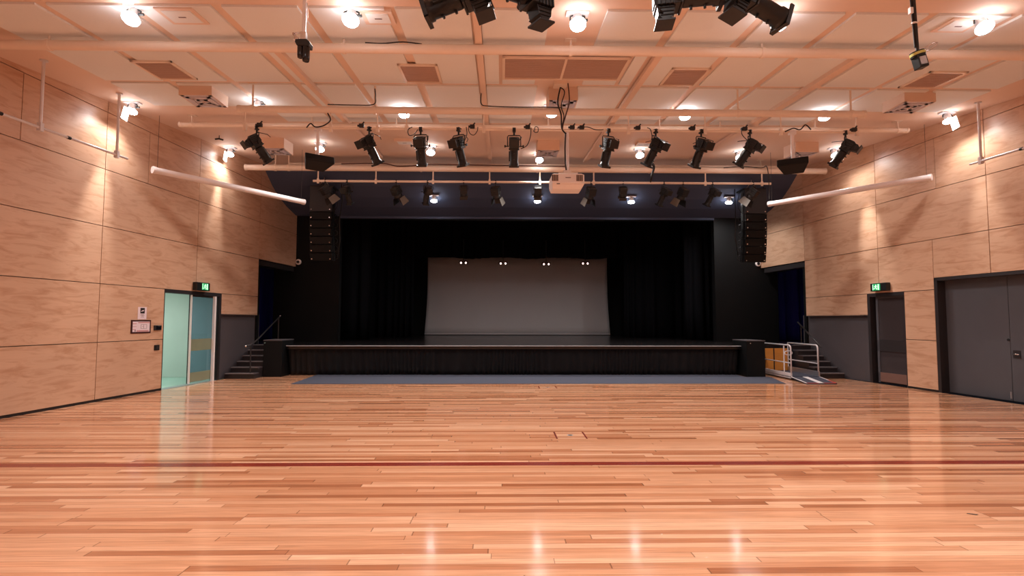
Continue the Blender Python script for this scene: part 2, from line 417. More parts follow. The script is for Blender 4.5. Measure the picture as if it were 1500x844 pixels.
# pleated skirt
def pleated(name, x0, x1, y, z0, z1, mt, pitch=.16, amp=.035, lean=0, th=.01, seed=1, hem=.012):
    R = random.Random(seed); xs = []; x = x0
    n = int((x1-x0)/.022); ph = 0; verts = []; fs = []
    ks = [0, .12, .45, .8, 1]
    phs = []; p = 0
    for i in range(n+1):
        p += .022/pitch*2*math.pi*(1+.45*math.sin(i*.037+seed)+.3*math.sin(i*.0153*seed)); phs.append(p)
    for j, t in enumerate(ks):
        z = z1+(z0-z1)*t
        for i in range(n+1):
            xx = x0+(x1-x0)*i/n
            a = amp*(.45+.55*t)
            yy = y + lean*t + a*math.sin(phs[i]+.5*math.sin(t*2+i*.02)) + a*.4*math.sin(phs[i]*.37+t)
            zz = z + (hem*math.sin(i*.05) if j == len(ks)-1 else 0)
            verts.append((xx, yy, zz))
    for j in range(len(ks)-1):
        for i in range(n): q = j*(n+1)+i; fs.append((q, q+1, q+n+2, q+n+1))
    f = MB(); f.add(verts, fs, 0, True)
    o = f.build(name, mt)
    so = o.modifiers.new('solid', 'SOLIDIFY'); so.thickness = th; so.offset = 0
    return o
tag(pleated('stage_skirt', -6.41, 7.22, 16.6, .015, .865, 'skirt', .17, .035, .16, seed=3), 'black pleated skirt hanging below the front edge of the stage', 'stage skirt')
f = MB(); f.box(-6.43, 7.25, 16.51, 16.56, .80, .867); struct(f.build('trim_5', 'pros'))

# curtains on stage
def curtain(name, x0, x1, y, z0, z1, mt, label, cat='curtain', group=None, **k):
    return tag(pleated(name, x0, x1, y, z0, z1, mt, **k), label, cat, group)
curtain('leg_curtain', -10.2, -3.95, 24.6, .91, 6.9, 'stageblack', 'black leg curtain nearest the left edge of the pale backdrop', pitch=.4, amp=.08, seed=5)
curtain('leg_curtain', 5.55, 12, 24.6, .91, 6.9, 'stageblack', 'black leg curtain nearest the right edge of the pale backdrop', pitch=.4, amp=.08, seed=8)
curtain('leg_curtain', -10, -5.2, 21.6, .91, 6.9, 'stageblack', 'black leg curtain just inside the left side of the stage opening', pitch=.4, amp=.08, seed=11)
curtain('leg_curtain', 7.3, 12, 21.6, .91, 6.9, 'stageblack', 'black leg curtain just inside the right side of the stage opening', pitch=.4, amp=.08, seed=12)
curtain('border_curtain', -9, 11, 25.6, 4.60, 7, 'stageblack', 'black border curtain hanging across above the pale backdrop', pitch=.45, amp=.06, seed=14, hem=.04)
curtain('side_curtain', -9.9, -8.36, 20.6, .92, 4.15, 'blue', 'navy blue curtain in the side opening above the left stairs', group=None, pitch=.3, amp=.07, seed=15)
curtain('side_curtain', 10.55, 12.6, 20.6, .92, 4.15, 'blue', 'navy blue curtain in the side opening above the right stairs', pitch=.3, amp=.07, seed=16)
# backdrop
f = MB(); x0, x1 = -4.0, 5.66
def bd(u, v):  # slight pull-in at the sides
    z = .93+(4.95-.93)*v; sx = (x1-x0)/2; cx = (x0+x1)/2
    w = sx*(1-.028*v+.012*math.sin(v*math.pi)*-1)
    return (cx+w*(2*u-1), 28.45+.02*math.sin(u*40), z)
nx, nz = 60, 10
f.add([bd(i/nx, j/nz) for j in range(nz+1) for i in range(nx+1)], [(j*(nx+1)+i, j*(nx+1)+i+1, (j+1)*(nx+1)+i+1, (j+1)*(nx+1)+i) for j in range(nz) for i in range(nx)], 0, True)
bk = f.build('backdrop', 'screen'); so = bk.modifiers.new('s', 'SOLIDIFY'); so.thickness = .01
tag(bk, 'pale grey cloth backdrop stretched across the rear of the dark stage', 'backdrop')
f = MB(); f.cyl((-3.98, 28.43, .955), (5.64, 28.43, .955), .03, n=10); f.build('bottom_pipe', 'screen', bk)

# twin bulbs in front of the backdrop
def twin(px, py, who):
    p = at(px, py, 25.2); r = empty('twin_lamp', p, label=who, cat='stage lamp', group='small twin lamps hanging before the backdrop')
    f = MB(); f.cyl((0, 0, .06), (0, 0, 1.1), .012, n=8); f.build('stem', 'black', r)
    for sx in (-1, 1):
        f = MB(); f.lathe([(.02, .09), (.09, .07), (.10, 0), (.085, -.05)], 14, T=Matrix.Translation((sx*.11, 0, 0)) @ Matrix.Rotation(-.2, 4, 'X')); sh = f.build('lamp_shade', 'redcable', r)
        f = MB(); f.lathe([(.0, .045), (.03, .035), (.045, 0), (.03, -.04), (.002, -.05)], 12, T=Matrix.Translation((sx*.11, -.085, -.01))); f.build('bulb', 'bulb', sh)
for px, py, w in ((679, 385, 'leftmost small twin lamp on a thin stem before the backdrop'), (737, 386, 'second small twin lamp from the left before the backdrop'), (800, 387, 'third small twin lamp from the left before the backdrop'), (857, 386, 'rightmost small twin lamp on a thin stem before the backdrop')):
    twin(px, py, w)

# corner boxes beside the stage lip
def cornerbox(x0, x1, y0, y1, h, label):
    r = empty('stage_corner_box', ((x0+x1)/2, (y0+y1)/2, 0), label=label, cat='box', group='black corner boxes at the ends of the stage front')
    w = (x1-x0)/2; d = (y1-y0)/2
    f = MB(); f.box(-w, w, -d, d, .0, h-.03); f.build('body', 'pros', r, bevel=.006)
    f = MB(); f.box(-w-.008, w+.008, -d-.008, d+.008, h-.03, h); f.build('top', 'greywall', r, bevel=.004)
    f = MB(); f.cyl((w*(-.6 if x0 > 0 else -.85), -d-.012, h-.09), (w*(-.6 if x0 > 0 else -.85), -d, h-.09), .016, n=10); tag(f.build('knob', 'chrome', r), 'small chrome knob')
cornerbox(-6.98, -6.44, 16.22, 17.1, 1.08, 'black box at the left end of the stage front beside the left stairs')
cornerbox(7.26, 7.80, 16.12, 17.1, 1.08, 'black box at the right end of the stage front beside the wheelchair lift')

# carpet strip
f = MB(); f.quadbox([(-5.46, 14.38, .001), (7.5, 14.40, .001), (7.9, 16.0, .001), (7.9, 16.1, .001), (7.2, 16.1, .001), (7.2, 16.9, .001), (-5.6, 16.9, .001)], (0, 0, .008))
tag(f.build('carpet_strip', 'carpet'), 'long slate grey carpet strip laid on the timber floor before the stage', 'carpet')

# ------------------------------------------------------------------ stairs
def stairs(side):
    L_ = side == 'left'
    r = empty('stage_stairs', (lx(15.7) if L_ else rx(15.7), 15.7, 0), label='dark grey steps climbing to the stage below the %s side curtain' % side, cat='stairs', group='dark steps at the two sides of the stage')
    ox = r.location.x
    for i in range(6):
        y0 = 15.72+.29*i-15.7; z = .15*(i+1); wx = (lx if L_ else rx)(15.72+.29*i)-ox+(-.03 if L_ else .03)
        inner = (-7.0 if L_ else 9.2)-ox
        a, b = (wx, inner) if L_ else (inner, wx)
        f = MB(); f.box(a, b, y0, min(y0+.30, 17.28-15.7), 0, z-.03); f.build('riser', 'frame', r)
        f = MB(); f.box(a, b+.0, y0-.03, min(y0+.29, 17.28-15.7), z-.03, z); t = f.build('tread', 'step', r, bevel=.004)
        f = MB(); f.box(a+.02, b-.02, y0-.034, y0+.03, z-.004, z+.003); f.build('nosing', 'stepnose', t)
    return r
stairs('left'); stairs('right')
# handrails
r = empty('stair_handrail', (-7.10, 15.8, 0), label='dark metal handrail with a post beside the left stage stairs', cat='handrail')
f = MB(); f.tube([(-.08, -.25, .93), (-.05, .02, .95), (-.02, .4, 1.12), (.0, 1.85, 1.78)], .02, 10); f.build('rail', 'frame', r)
f = MB(); f.cyl((-.05, -.02, .155), (-.05, -.02, .94), .019, n=10); f.build('post', 'frame', r)
f = MB(); f.cyl((0, 1.75, 1.02), (0, 1.75, 1.74), .019, n=10); f.build('post', 'frame', r)
f = MB(); f.lathe([(.005, .03), (.026, .02), (.032, 0), (.026, -.02), (.005, -.03)], 12, T=Matrix.Translation((-.08, -.27, .93))); tag(f.build('end_cap', 'chrome', r), 'chrome ball end')
f = MB(); f.lathe([(.005, .03), (.026, .02), (.032, 0), (.026, -.02), (.005, -.03)], 12, T=Matrix.Translation((.0, 1.87, 1.79))); tag(f.build('end_cap', 'chrome', r), 'chrome ball end')
pa = at(1203, 509, 15.9); pb = at(1168.5, 472, 17.5)
r = empty('stair_handrail', (pa.x, pa.y, .9), label='dark metal handrail sloping up above the right stage stairs', cat='handrail')
f = MB(); f.tube([(0, 0, pa.z-.9), (pb.x-pa.x, pb.y-pa.y, pb.z-.9)], .022, 10); f.build('rail', 'frame', r)
for t in (.12, .85):
    q = pa.lerp(pb, t); f = MB(); zt = .15*(int((q.y-15.72)/.29)+1)-.9
    f.cyl((q.x-pa.x, q.y-pa.y, min(zt, 0)), (q.x-pa.x, q.y-pa.y, q.z-.9), .016, n=8); f.build('post', 'frame', r)

# ------------------------------------------------------------------ glazed side doors
def exit_door(name, Mx, k, ya, yb, s, leafs, open_gap=0):
    """s = sign of local y that points AWAY from the room"""
    def B(f, a, b, y0, y1, z0, z1, mi=0):
        f.box(a*k, b*k, min(s*y0, s*y1), max(s*y0, s*y1), z0, z1, mi, Mx)
    r = struct(empty(name, (0, 0, 0)))
    f = MB(); B(f, ya, yb, .0, .2, 2.31, 2.40); B(f, yb-.09, yb, 0, .2, 0, 2.31); B(f, ya, ya+.02, 0, .2, 0, 2.31)
    f.build('frame', 'frame', r)
    for (a, b, mats, off) in leafs:
        g = MB(); B(g, a+.03, b-.06, off+.02, off+.03, .05, 2.28); gl = g.build('glass', mats[0], r)
        f = MB(); B(f, a, b, off, off+.05, .06, .30); f.build('kick_rail', mats[2], r)
        f = MB(); B(f, a, b, off, off+.05, .86, 1.16); f.build('mid_rail', mats[1], r)
        f = MB(); B(f, b-.07, b, off, off+.05, .03, 2.3); B(f, a, a+.03, off, off+.05, .03, 2.3); B(f, a, b, off, off+.05, 2.26, 2.31); f.build('stile', mats[3], r)
    return r
M['blackglass'] = mat('dark_glass', srgb(62, 56, 58), .12, var=.05)
exit_door('door_1', ML, kL, 13.15, 15.41, 1, [(14.2, 15.28, ('glass', 'rail_green', 'rail_green', 'frame'), .06)])
f = MB(); f.box(15.10*kL, 15.17*kL, -.012, .05, .0, 2.30, 0, ML); f.box(14.17*kL, 14.20*kL, .02, .06, .03, 2.3, 0, ML); tag(f.build('door_edge', 'white', bpy.data.objects['door_1']), 'bright white door edges')
exit_door('door_2', MR, kR, 13.50, 14.72, -1, [(13.52, 14.52, ('blackglass', 'frame', 'rail_brown', 'greydoor'), .08)])
# big double door
r = struct(empty('door_3', (0, 0, 0)))
f = MB(); f.box(12.56*kR, 12.64*kR, -.3, .0, 0, 2.67, 0, MR); f.box(9.62*kR, 9.70*kR, -.3, .0, 0, 2.67, 0, MR); f.box(9.62*kR, 12.64*kR, -.3, -.0, 2.60, 2.67, 0, MR); f.build('frame', 'frame', r)
for a, b in ((9.70, 11.125), (11.135, 12.56)):
    f = MB(); f.box(a*kR, b*kR, -.27, -.21, .02, 2.60, 0, MR); lf = f.build('door_leaf', 'greydoor', r)
    if a < 10:
        f = MB(); f.box(10.93*kR, 11.08*kR, -.212, -.203, .90, 1.06, 0, MR); hp = f.build('handle_plate', 'frame', lf)
        f = MB(); f.tube([MR @ Vector((11.04*kR, -.205, .98)), MR @ Vector((11.04*kR, -.15, .98)), MR @ Vector((10.92*kR, -.15, .98))], .012, 10); f.build('door_handle', 'chrome', lf)
    else:
        f = MB(); f.cyl(MR @ Vector((11.16*kR, -.212, 1.27)), MR @ Vector((11.16*kR, -.195, 1.27)), .028, n=14); f.build('lock', 'chrome', lf)
        f = MB(); f.box(11.15*kR, 11.18*kR, -.212, -.203, .06, .2, 0, MR); f.build('floor_bolt', 'alu', lf)
f = MB(); f.box(9.5*kR, 12.8*kR, -.5, -.3, 0, 2.8, 0, MR); struct(f.build('wall_behind_door', 'frame'))
f = MB(); f.box(13.4*kR, 14.9*kR, -.5, -.3, 0, 2.6, 0, MR); struct(f.build('wall_behind_exit', 'frame'))

# corridor behind the left door
xw = lx(14)-.3
f = MB(); f.box(-13.2, lx(16.2)-.2, 16.15, 16.3, 0, 2.7); struct(f.build('wall_corridor_end', 'green'))
f = MB(); f.box(-13.3, -13.2, 11.5, 16.2, 0, 2.7); f.box(-13.2, lx(11.6)-.2, 11.5, 11.6, 0, 2.7); struct(f.build('wall_corridor_side', 'green'))
f = MB(); f.box(-13.2, lx(13)-.02, 11.5, 16.2, -.1, -.002); struct(f.build('floor_corridor', 'greenfloor'))
f = MB(); f.box(-13.3, lx(11.5)-.25, 11.5, 16.3, 2.7, 2.75); struct(f.build('ceiling_corridor', 'white'))
f = MB(); f.box(13.15*kL, 15.41*kL, -.0, .25, -.02, .004, 0, ML); struct(f.build('trim_6', 'alu'))
ld = bpy.data.lights.new('corridor_fill', 'AREA'); ld.shape = 'RECTANGLE'; ld.size = 2.5; ld.size_y = 2.0; ld.energy = 85; ld.color = (.88, 1, .93)  # unseen area lamp under the corridor ceiling, added to brighten the corridor
lo = bpy.data.objects.new('corridor_fill', ld); COL.objects.link(lo); lo.location = (-10.6, 14.0, 2.68)

# ------------------------------------------------------------------ exit signs
def exit_sign(p, rotz, label, box_first):
    r = empty('exit_sign', p, (0, 0, rotz), label=label, cat='exit sign', group='green running man exit signs above the side doors')
    f = MB(); f.box(-.27, .27, -.06, .06, -.105, .105); h = f.build('housing', 'black', r, bevel=.01)
    sx = .06 if box_first else -.06
    f = MB(); f.box(sx-.13, sx+.13, -.067, -.06, -.085, .085); f.build('green_panel', 'exitgreen', r)
    f = MB()
    # door shape and running figure
    f.box(sx+.055, sx+.10, -.071, -.067, -.075, .075); f.box(sx-.12, sx-.10, -.071, -.067, -.075, .075)
    f.cyl((sx-.01, -.071, .052), (sx-.01, -.067, .052), .016, n=12)
    for a, b in (((-.01, .035), (-.02, -.01)), ((-.02, -.01), (.02, -.03)), ((.02, -.03), (.015, -.07)), ((-.02, -.01), (-.05, -.045)), ((-.05, -.045), (-.085, -.04)), ((-.01, .03), (.035, .01)), ((-.01, .03), (-.055, .01))):
        f.cyl((sx+a[0], -.069, a[1]), (sx+b[0], -.069, b[1]), .009, n=6)
    f.build('running_man', 'exitwhite', r)
angL = math.atan2(LD.y, LD.x); angR = math.atan2(RD.y, RD.x)
p = ML @ Vector((14.41*kL, -.07, 2.53)); exit_sign(p, angL, 'green exit sign on the left wall above the open glass door', True)
p = MR @ Vector((14.17*kR, .07, 2.55)); exit_sign(p, angR+math.pi, 'green exit sign on the right wall above the closed dark door', False)

# ------------------------------------------------------------------ signs and switches on the left wall
def wallrect(f, ya, yb, z0, z1, t0, t1, mi=0): f.box(ya*kL, yb*kL, -t1, -t0, z0, z1, mi, ML)
f = MB(); wallrect(f, 12.33, 12.59, 1.67, 1.945, 0, .004); o = tag(f.build('paper_notice', 'paper'), 'small white paper notice with a black logo taped above the framed plan', 'notice')
f = MB(); wallrect(f, 12.40, 12.53, 1.80, 1.925, .004, .006); lg = f.build('logo', 'ink', o)
f = MB(); f.add([ML @ Vector((y*kL, -.0065, z)) for y, z in ((12.425, 1.835), (12.455, 1.85), (12.49, 1.85), (12.515, 1.885), (12.48, 1.875), (12.45, 1.87), (12.43, 1.855))], [tuple(range(7))]); f.build('swoosh', 'paper', lg)
f = MB()
for z, a, b in ((1.775, 12.42, 12.51), (1.758, 12.40, 12.53), (1.742, 12.44, 12.50), (1.715, 12.41, 12.52)): wallrect(f, a, b, z, z+.007, .004, .0055)
f.build('print', 'greyink', o)
f = MB(); wallrect(f, 12.14, 12.73, 1.355, 1.655, 0, .012); o = tag(f.build('framed_plan', 'wineframe'), 'dark framed evacuation plan on the left wall beside the glass door', 'framed sign')
f = MB(); wallrect(f, 12.18, 12.69, 1.39, 1.62, .012, .014); sh = f.build('sheet', 'paper', o)
f = MB(); wallrect(f, 12.34, 12.69, 1.585, 1.612, .014, .016); wallrect(f, 12.18, 12.29, 1.565, 1.58, .014, .016); wallrect(f, 12.18, 12.29, 1.50, 1.51, .014, .016); wallrect(f, 12.30, 12.66, 1.395, 1.425, .014, .016); wallrect(f, 12.18, 12.27, 1.44, 1.452, .014, .016); f.build('print', 'pink', sh)
f = MB()
for a, b, z0, z1 in ((12.42, 12.60, 1.46, 1.466), (12.42, 12.60, 1.55, 1.556), (12.42, 12.426, 1.46, 1.55), (12.50, 12.506, 1.46, 1.55), (12.594, 12.60, 1.46, 1.55), (12.46, 12.50, 1.505, 1.51), (12.24, 12.27, 1.40, 1.435)): wallrect(f, a, b, z0, z1, .014, .0165)
f.build('plan_drawing', 'greyink', sh)
f = MB(); wallrect(f, 12.83, 13.06, 1.415, 1.53, 0, .03); o = tag(f.build('control_panel', 'frame', bevel=.006), 'upper black control panel on the left wall beside the glass door', 'control panel')
f = MB(); wallrect(f, 12.88, 13.04, 1.43, 1.515, .03, .033); f.build('display', 'blackgloss', o)
f = MB(); wallrect(f, 12.92, 13.01, 1.512, 1.518, .033, .036); f.build('highlight_bar', 'alu', o)
f = MB(); wallrect(f, 12.87, 13.03, .95, 1.075, 0, .02); o = tag(f.build('wall_switch', 'black', bevel=.005), 'black square wall switch below the control panel beside the glass door', 'switch')
f = MB(); wallrect(f, 12.91, 12.99, .98, 1.045, .02, .026); f.build('rocker', 'frame', o)

# ------------------------------------------------------------------ floor boxes and scuff
def floor_box(x, y, w, d, label):
    r = empty('floor_box', (x, y, 0), label=label, cat='floor box', group='timber lidded floor boxes')
    f = MB(); f.box(-w/2, w/2, -d/2, d/2, .0005, .002); f.build('lid', 'boards', r)
    for s in (-1, 1):
        f = MB(); f.box(s*w/2-.012, s*w/2+.012, -d/2, d/2, .0005, .003); f.build('end_strip', 'inlay', r)
    f = MB(); f.cyl((0, 0, .002), (0, 0, .004), .045, n=20); c = f.build('pull_ring', 'alu', r); 
    f = MB(); f.cyl((0, 0, .004), (0, 0, .005), .032, n=18); f.build('socket', 'ink', c)
floor_box(.99, 7.98, .42, .46, 'near floor box with red end strips behind the dark red floor stripe')
floor_box(1.14, 13.65, .42, .46, 'far floor box just in front of the slate carpet strip')
f = MB(); p = at(1423, 750, 4.71); f.add([(p.x-.03, p.y+.015, .0015), (p.x-.01, p.y+.02, .0015), (p.x+.05, p.y-.008, .0015), (p.x+.03, p.y-.018, .0015)], [(0, 1, 2, 3)])
f.quadbox([(p.x-.03, p.y+.015, .0005), (p.x-.01, p.y+.02, .0005), (p.x+.05, p.y-.008, .0005), (p.x+.03, p.y-.018, .0005)], (0, 0, .003))
tag(f.build('tape_scrap', 'ink'), 'small dark scrap on the timber floor at lower right', 'scrap')

# ------------------------------------------------------------------ wheelchair lift
r = empty('wheelchair_lift', (8.5, 15.45, 0), (0, 0, 0), label='white railed wheelchair lift with a striped ramp beside the right stairs', cat='wheelchair lift')
fl, fr, bl, br = Vector((8.14, 15.35, 0)), Vector((8.98, 15.35, 0)), Vector((8.20, 17.2, 0)), Vector((9.08, 17.2, 0))
O = r.location
def Q(v, z=0): return Vector((v.x-O.x, v.y-O.y, z))
f = MB(); f.quadbox([Q(fl, .06), Q(fr, .06), Q(br, .06), Q(bl, .06)], (0, 0, .04)); f.build('platform', 'rampgrey', r)
d = (bl-fl).normalized(); n_ = Vector((d.y, -d.x, 0))
f = MB(); f.quadbox([Q(fl, .035), Q(fl+n_*.05, .035), Q(bl+n_*.05, .035), Q(bl, .035)], (0, 0, .15)); f.build('side_beam', 'whitemetal', r, bevel=.005)
f = MB(); f.quadbox([Q(fr, .035), Q(fr-n_*.04, .035), Q(br-n_*.04, .035), Q(br, .035)], (0, 0, .20)); f.build('side_beam', 'alu', r, bevel=.005)
def railframe(a, b, ztop, zmid, z0):
    f = MB(); A = Q(a); B = Q(b); u = (B-A).normalized()
    pts = [A+Vector((0, 0, z0)), A+Vector((0, 0, ztop-.1))]
    for i in range(1, 7):
        t = i/6*math.pi/2; pts.append(A + u*(.1*(1-math.cos(t))) + Vector((0, 0, ztop-.1+.1*math.sin(t))))
    pts.append(B+Vector((0, 0, ztop)))
    f.tube(pts, .021, 10); f.build('guard_rail', 'whitemetal', r)
    f = MB(); f.cyl(A+Vector((0, 0, zmid)), B+Vector((0, 0, zmid)), .017, n=10); f.build('mid_rail', 'whitemetal', r)
    f = MB(); f.cyl(B+Vector((0, 0, z0)), B+Vector((0, 0, ztop)), .02, n=10); f.build('post', 'whitemetal', r)
railframe(fl+n_*.02, bl+n_*.02, .97, .47, .18)
railframe(fr-n_*.02+d*.05, br-n_*.02, .97, .45, .2)
p = at(1148.5, 525, 15.55); f = MB(); f.cyl((p.x-O.x, 15.55-O.y, .18), (p.x-O.x, 15.55-O.y, .95), .018, n=10); f.build('gate_post', 'whitemetal', r)
p = at(1154, 517, 15.5); f = MB()
f.tube([(p.x-O.x+.11*math.cos(t), .02, p.z+.06*math.sin(t)) for t in [i*math.pi/8 for i in range(16)]], .013, 8, closed=True); f.build('cable_loop', 'whitemetal', r)
ra, rb = Vector((7.99, 14.28, 0)), Vector((8.80, 14.28, 0))
f = MB(); f.quadbox([Q(ra, 0), Q(rb, 0), Q(fr, .06), Q(fl, .06)], (0, 0, .025)); rmp = f.build('ramp', 'rampgrey', r)
def strip(t0, t1, mt, nm, lab, u0=0, u1=1):
    f = MB(); P4 = []
    for (u, t) in ((u0, t0), (u0, t1), (u1, t1), (u1, t0)):
        a = ra.lerp(fl, u); b = rb.lerp(fr, u); q = a.lerp(b, t); P4.append(Q(q, .06*u+.0255))
    f.quadbox(P4, (0, 0, .004)); tag(f.build(nm, mt, rmp), lab)
strip(.40, .58, 'white', 'centre_stripe', 'white stripe')
strip(0, .04, 'white', 'edge_stripe', 'white edge')
strip(.96, 1, 'white', 'edge_stripe', 'white edge', .45, 1)
strip(.94, 1, 'red', 'edge_stripe', 'red edge', 0, .45)
strip(0, 1, 'red', 'toe_strip', 'red toe strip', 0, .04)
f = MB(); f.box(8.20-O.x, 8.38-O.x, 16.9-O.y, 17.0-O.y, .0, .10); f.build('foot', 'frame', r)
f = MB(); f.box(8.36, 9.05, 17.22, 17.28, .1, .79); o = tag(f.build('plywood_panel', 'ply', bevel=.004), 'orange plywood panel on the stage front behind the wheelchair lift', 'panel')
f = MB(); f.box(8.60, 8.63, 17.205, 17.22, .1, .79); f.build('dark_slat', 'frame', o)

# ------------------------------------------------------------------ dome cameras
for px, py, w in ((437.5, 384, 'white dome camera high on the black wall beside the left speaker column'), (1110, 386.5, 'white dome camera high on the black wall beside the right speaker column')):
    p = at(px, py, PY-.02); r = empty('dome_camera', p, label=w, cat='camera', group='white dome cameras beside the stage')
    f = MB(); f.lathe([(.10, 0), (.105, -.03), (.10, -.05), (.085, -.06)], 20, axis='Y', T=Matrix.Rotation(0, 4, 'X')); f.build('housing', 'white', r)
    f = MB(); f.lathe([(.055, -.055), (.05, -.085), (.03, -.105), (.005, -.112)], 16, axis='Y'); f.build('dome', 'blackgloss', r)

# ------------------------------------------------------------------ line arrays
def line_array(xc, lean, label):
    Yc = 17.6; ztop = 5.93
    r = empty('line_array', (xc, Yc, ztop), label=label, cat='speaker column', group='hanging speaker columns at the sides of the stage')
    w = .35
    f = MB(); f.box(-w-.02, w+.02, -.25, .30, -.02, .03); f.box(-.05, .05, -.2, .2, .03, .10); f.build('flying_frame', 'black', r)
    for sx in (-.2, .2):
        f = MB(); f.tube([(sx, 0, .03), (0, 0, .3), (0, 0, .42)], .012, 8); f.build('sling', 'chrome', r)
    z = -.02; ang = 0; y = -.05
    hs = [.80] + [.255]*6
    for i, h in enumerate(hs):
        T = Matrix.Translation((0, y, z)) @ Matrix.Rotation(ang, 4, 'X')
        f = MB()
        poly = [(-w, -.25), (w, -.25), (w*.96, .1), (w*.6, .30), (-w*.6, .30), (-w*.96, .1)]
        f.prism(poly, -h+.008, -.004, 'Z', T=T); c = f.build('speaker_cabinet', 'speakergrey' if i == 0 else 'speaker', r, bevel=.008)
        f = MB(); f.box(-w+.03, w-.03, -.258, -.249, -h+.025, -.022, T=T); f.build('grille', 'speakergrey' if i == 0 else 'speaker', c)
        for sx in (-1, 1):
            f = MB()
            f.cyl((sx*(w-.06), -.27, -h+.07), (sx*(w-.06), -.255, -h+.07), .018, n=10, T=T)
            f.build('bolt', 'chrome', c)
            f = MB(); f.box(sx*w+sx*.0-.012, sx*w+.012, -.10, .06, -h-.01, -.12*h, T=T); f.cyl((sx*(w+.01), -.05, -h+.05), (sx*(w+.035), -.05, -h+.05), .014, n=8, T=T)
            f.tube([T @ Vector((sx*(w+.02), .05, -.03)), T @ Vector((sx*(w+.09), .10, -h*.35)), T @ Vector((sx*(w+.10), .05, -h*.7)), T @ Vector((sx*(w+.02), 0, -h*.9))], .010, 6)
            f.build('rigging_link', 'black', c)
        dz = h*math.cos(ang); y += h*math.sin(ang)*1.0; z -= dz
        if i: ang += .035
        else: ang = .02
    # cable tail
    f = MB(); f.tube([(w+.15, .2, .2), (w+.18, .22, -.4), (w+.10, .2, -1.0), (w+.14, .2, -1.7), (w+.08, .18, -2.2)], .016, 8); f.build('cable', 'cable', r)
    f = MB(); f.tube([(-w-.12, .2, .1), (-w-.10, .22, -.9), (-w-.14, .2, -1.5), (-w-.06, .2, -2.1)], .014, 8); f.build('cable', 'cable', r)
pl = at(473.5, 330, 17.6).x; pr = at(1102, 330, 17.6).x
line_array(pl, 1, 'tall column of hanging black speakers left of the stage opening')
line_array(pr, -1, 'tall column of hanging black speakers right of the stage opening')

# ------------------------------------------------------------------ ceiling pipes and bars
def ceiling_pipe(name, Y, z, xa, xb, rad, hx, label, drop_from, cat='pipe', hook='pipe'):
    r = empty(name, ((xa+xb)/2, Y, z), label=label, cat=cat); c = (xa+xb)/2
    f = MB(); f.cyl((xa-c, 0, 0), (xb-c, 0, 0), rad, n=20); f.build('pipe', 'pipe', r)
    f = MB(); f.cyl((xa-c-.02, 0, 0), (xa-c+.03, 0, 0), rad+.008, n=20); f.cyl((xb-c-.03, 0, 0), (xb-c+.02, 0, 0), rad+.008, n=20); f.build('end_cap', 'pipe', r)
    for h in hx:
        f = MB(); f.box(h-c-.09, h-c+.09, -.05, .05, drop_from-z-.015, drop_from-z+.004); f.cyl((h-c, 0, rad*.8), (h-c, 0, drop_from-z), .018, n=8)
        f.cyl((h-c-.025, 0, 0), (h-c+.025, 0, 0), rad+.012, n=20); f.build('hanger', 'pipe', r)
    return r
XS = lambda px, Y: at(px, 300, Y).x
ceiling_pipe('ceiling_pipe', 8.15, 5.80, lx(8.15)+.5, rx(8.15)-.8, .072, [-6.85, -2.42, 1.05, 4.02, 8.2], 'long cream pipe under the ceiling nearest the camera', cz(8.15))
ceiling_pipe('ceiling_pipe', 10.15, 5.62, -4.95, 6.95, .066, [-4.7, -2.41, 1.1, 4.51, 6.7], 'long cream pipe directly above the bar of big black spotlights', cz(10.15))
ceiling_pipe('ceiling_pipe', 12.2, 6.05, -7.25, 9.35, .055, [-6.99, -4.3, -2.4, 1.05, 3.6, 5.0, 7.2, 9.13], 'cream pipe tight under the ceiling behind the bar of big black spotlights', cz(12.2))
ceiling_pipe('ceiling_pipe', 16.0, 6.15, -7.55, 9.7, .088, [-6.69, -6.3, -2.4, 1.05, 4.4, 8.9], 'thick cream pipe in front of the dark bulkhead above the stage', cz(16.0))
ceiling_pipe('ceiling_pipe', 16.3, 6.36, -6.4, 9.0, .035, [-5.5, -1.2, 3.1, 7.9], 'thin cream conduit just behind the thick pipe at the bulkhead', cz(16.3))

def light_bar(Y, z, xa, xb, drops, ztop, label, rad=.024):
    r = empty('lighting_bar', ((xa+xb)/2, Y, z), label=label, cat='lighting bar'); c = (xa+xb)/2
    f = MB(); f.cyl((xa-c, 0, 0), (xb-c, 0, 0), rad, n=14); f.build('bar', 'pipe', r)
    for h in drops:
        f = MB(); f.box(h-c-.03, h-c+.03, -.02, .02, -.07, .07); f.cyl((h-c, 0, .05), (h-c, 0, ztop-z), .020 if Y > 12 else .012, n=10); f.build('drop_rod', 'pipe', r)
    return r
light_bar(10.15, 5.265, -4.75, 6.80, [XS(x, 10.15) for x in (355, 482, 551, 594, 708, 922, 1035, 1147, 1259)], 5.60, 'cream lighting bar carrying ten big black spotlights', .022)
light_bar(16.0, 5.76, XS(458, 16), XS(1130, 16), [XS(x, 16) for x in (465, 550, 634, 717, 791, 870, 1034, 1117)], 6.10, 'cream lighting bar carrying the small dark spotlights over the stage front', .035)
light_bar(4.9, 5.02, -2.0, 4.2, [-1.7, 1.0, 3.9], cz(4.9)-.006, 'lighting bar above the four nearest black spotlights', .024)

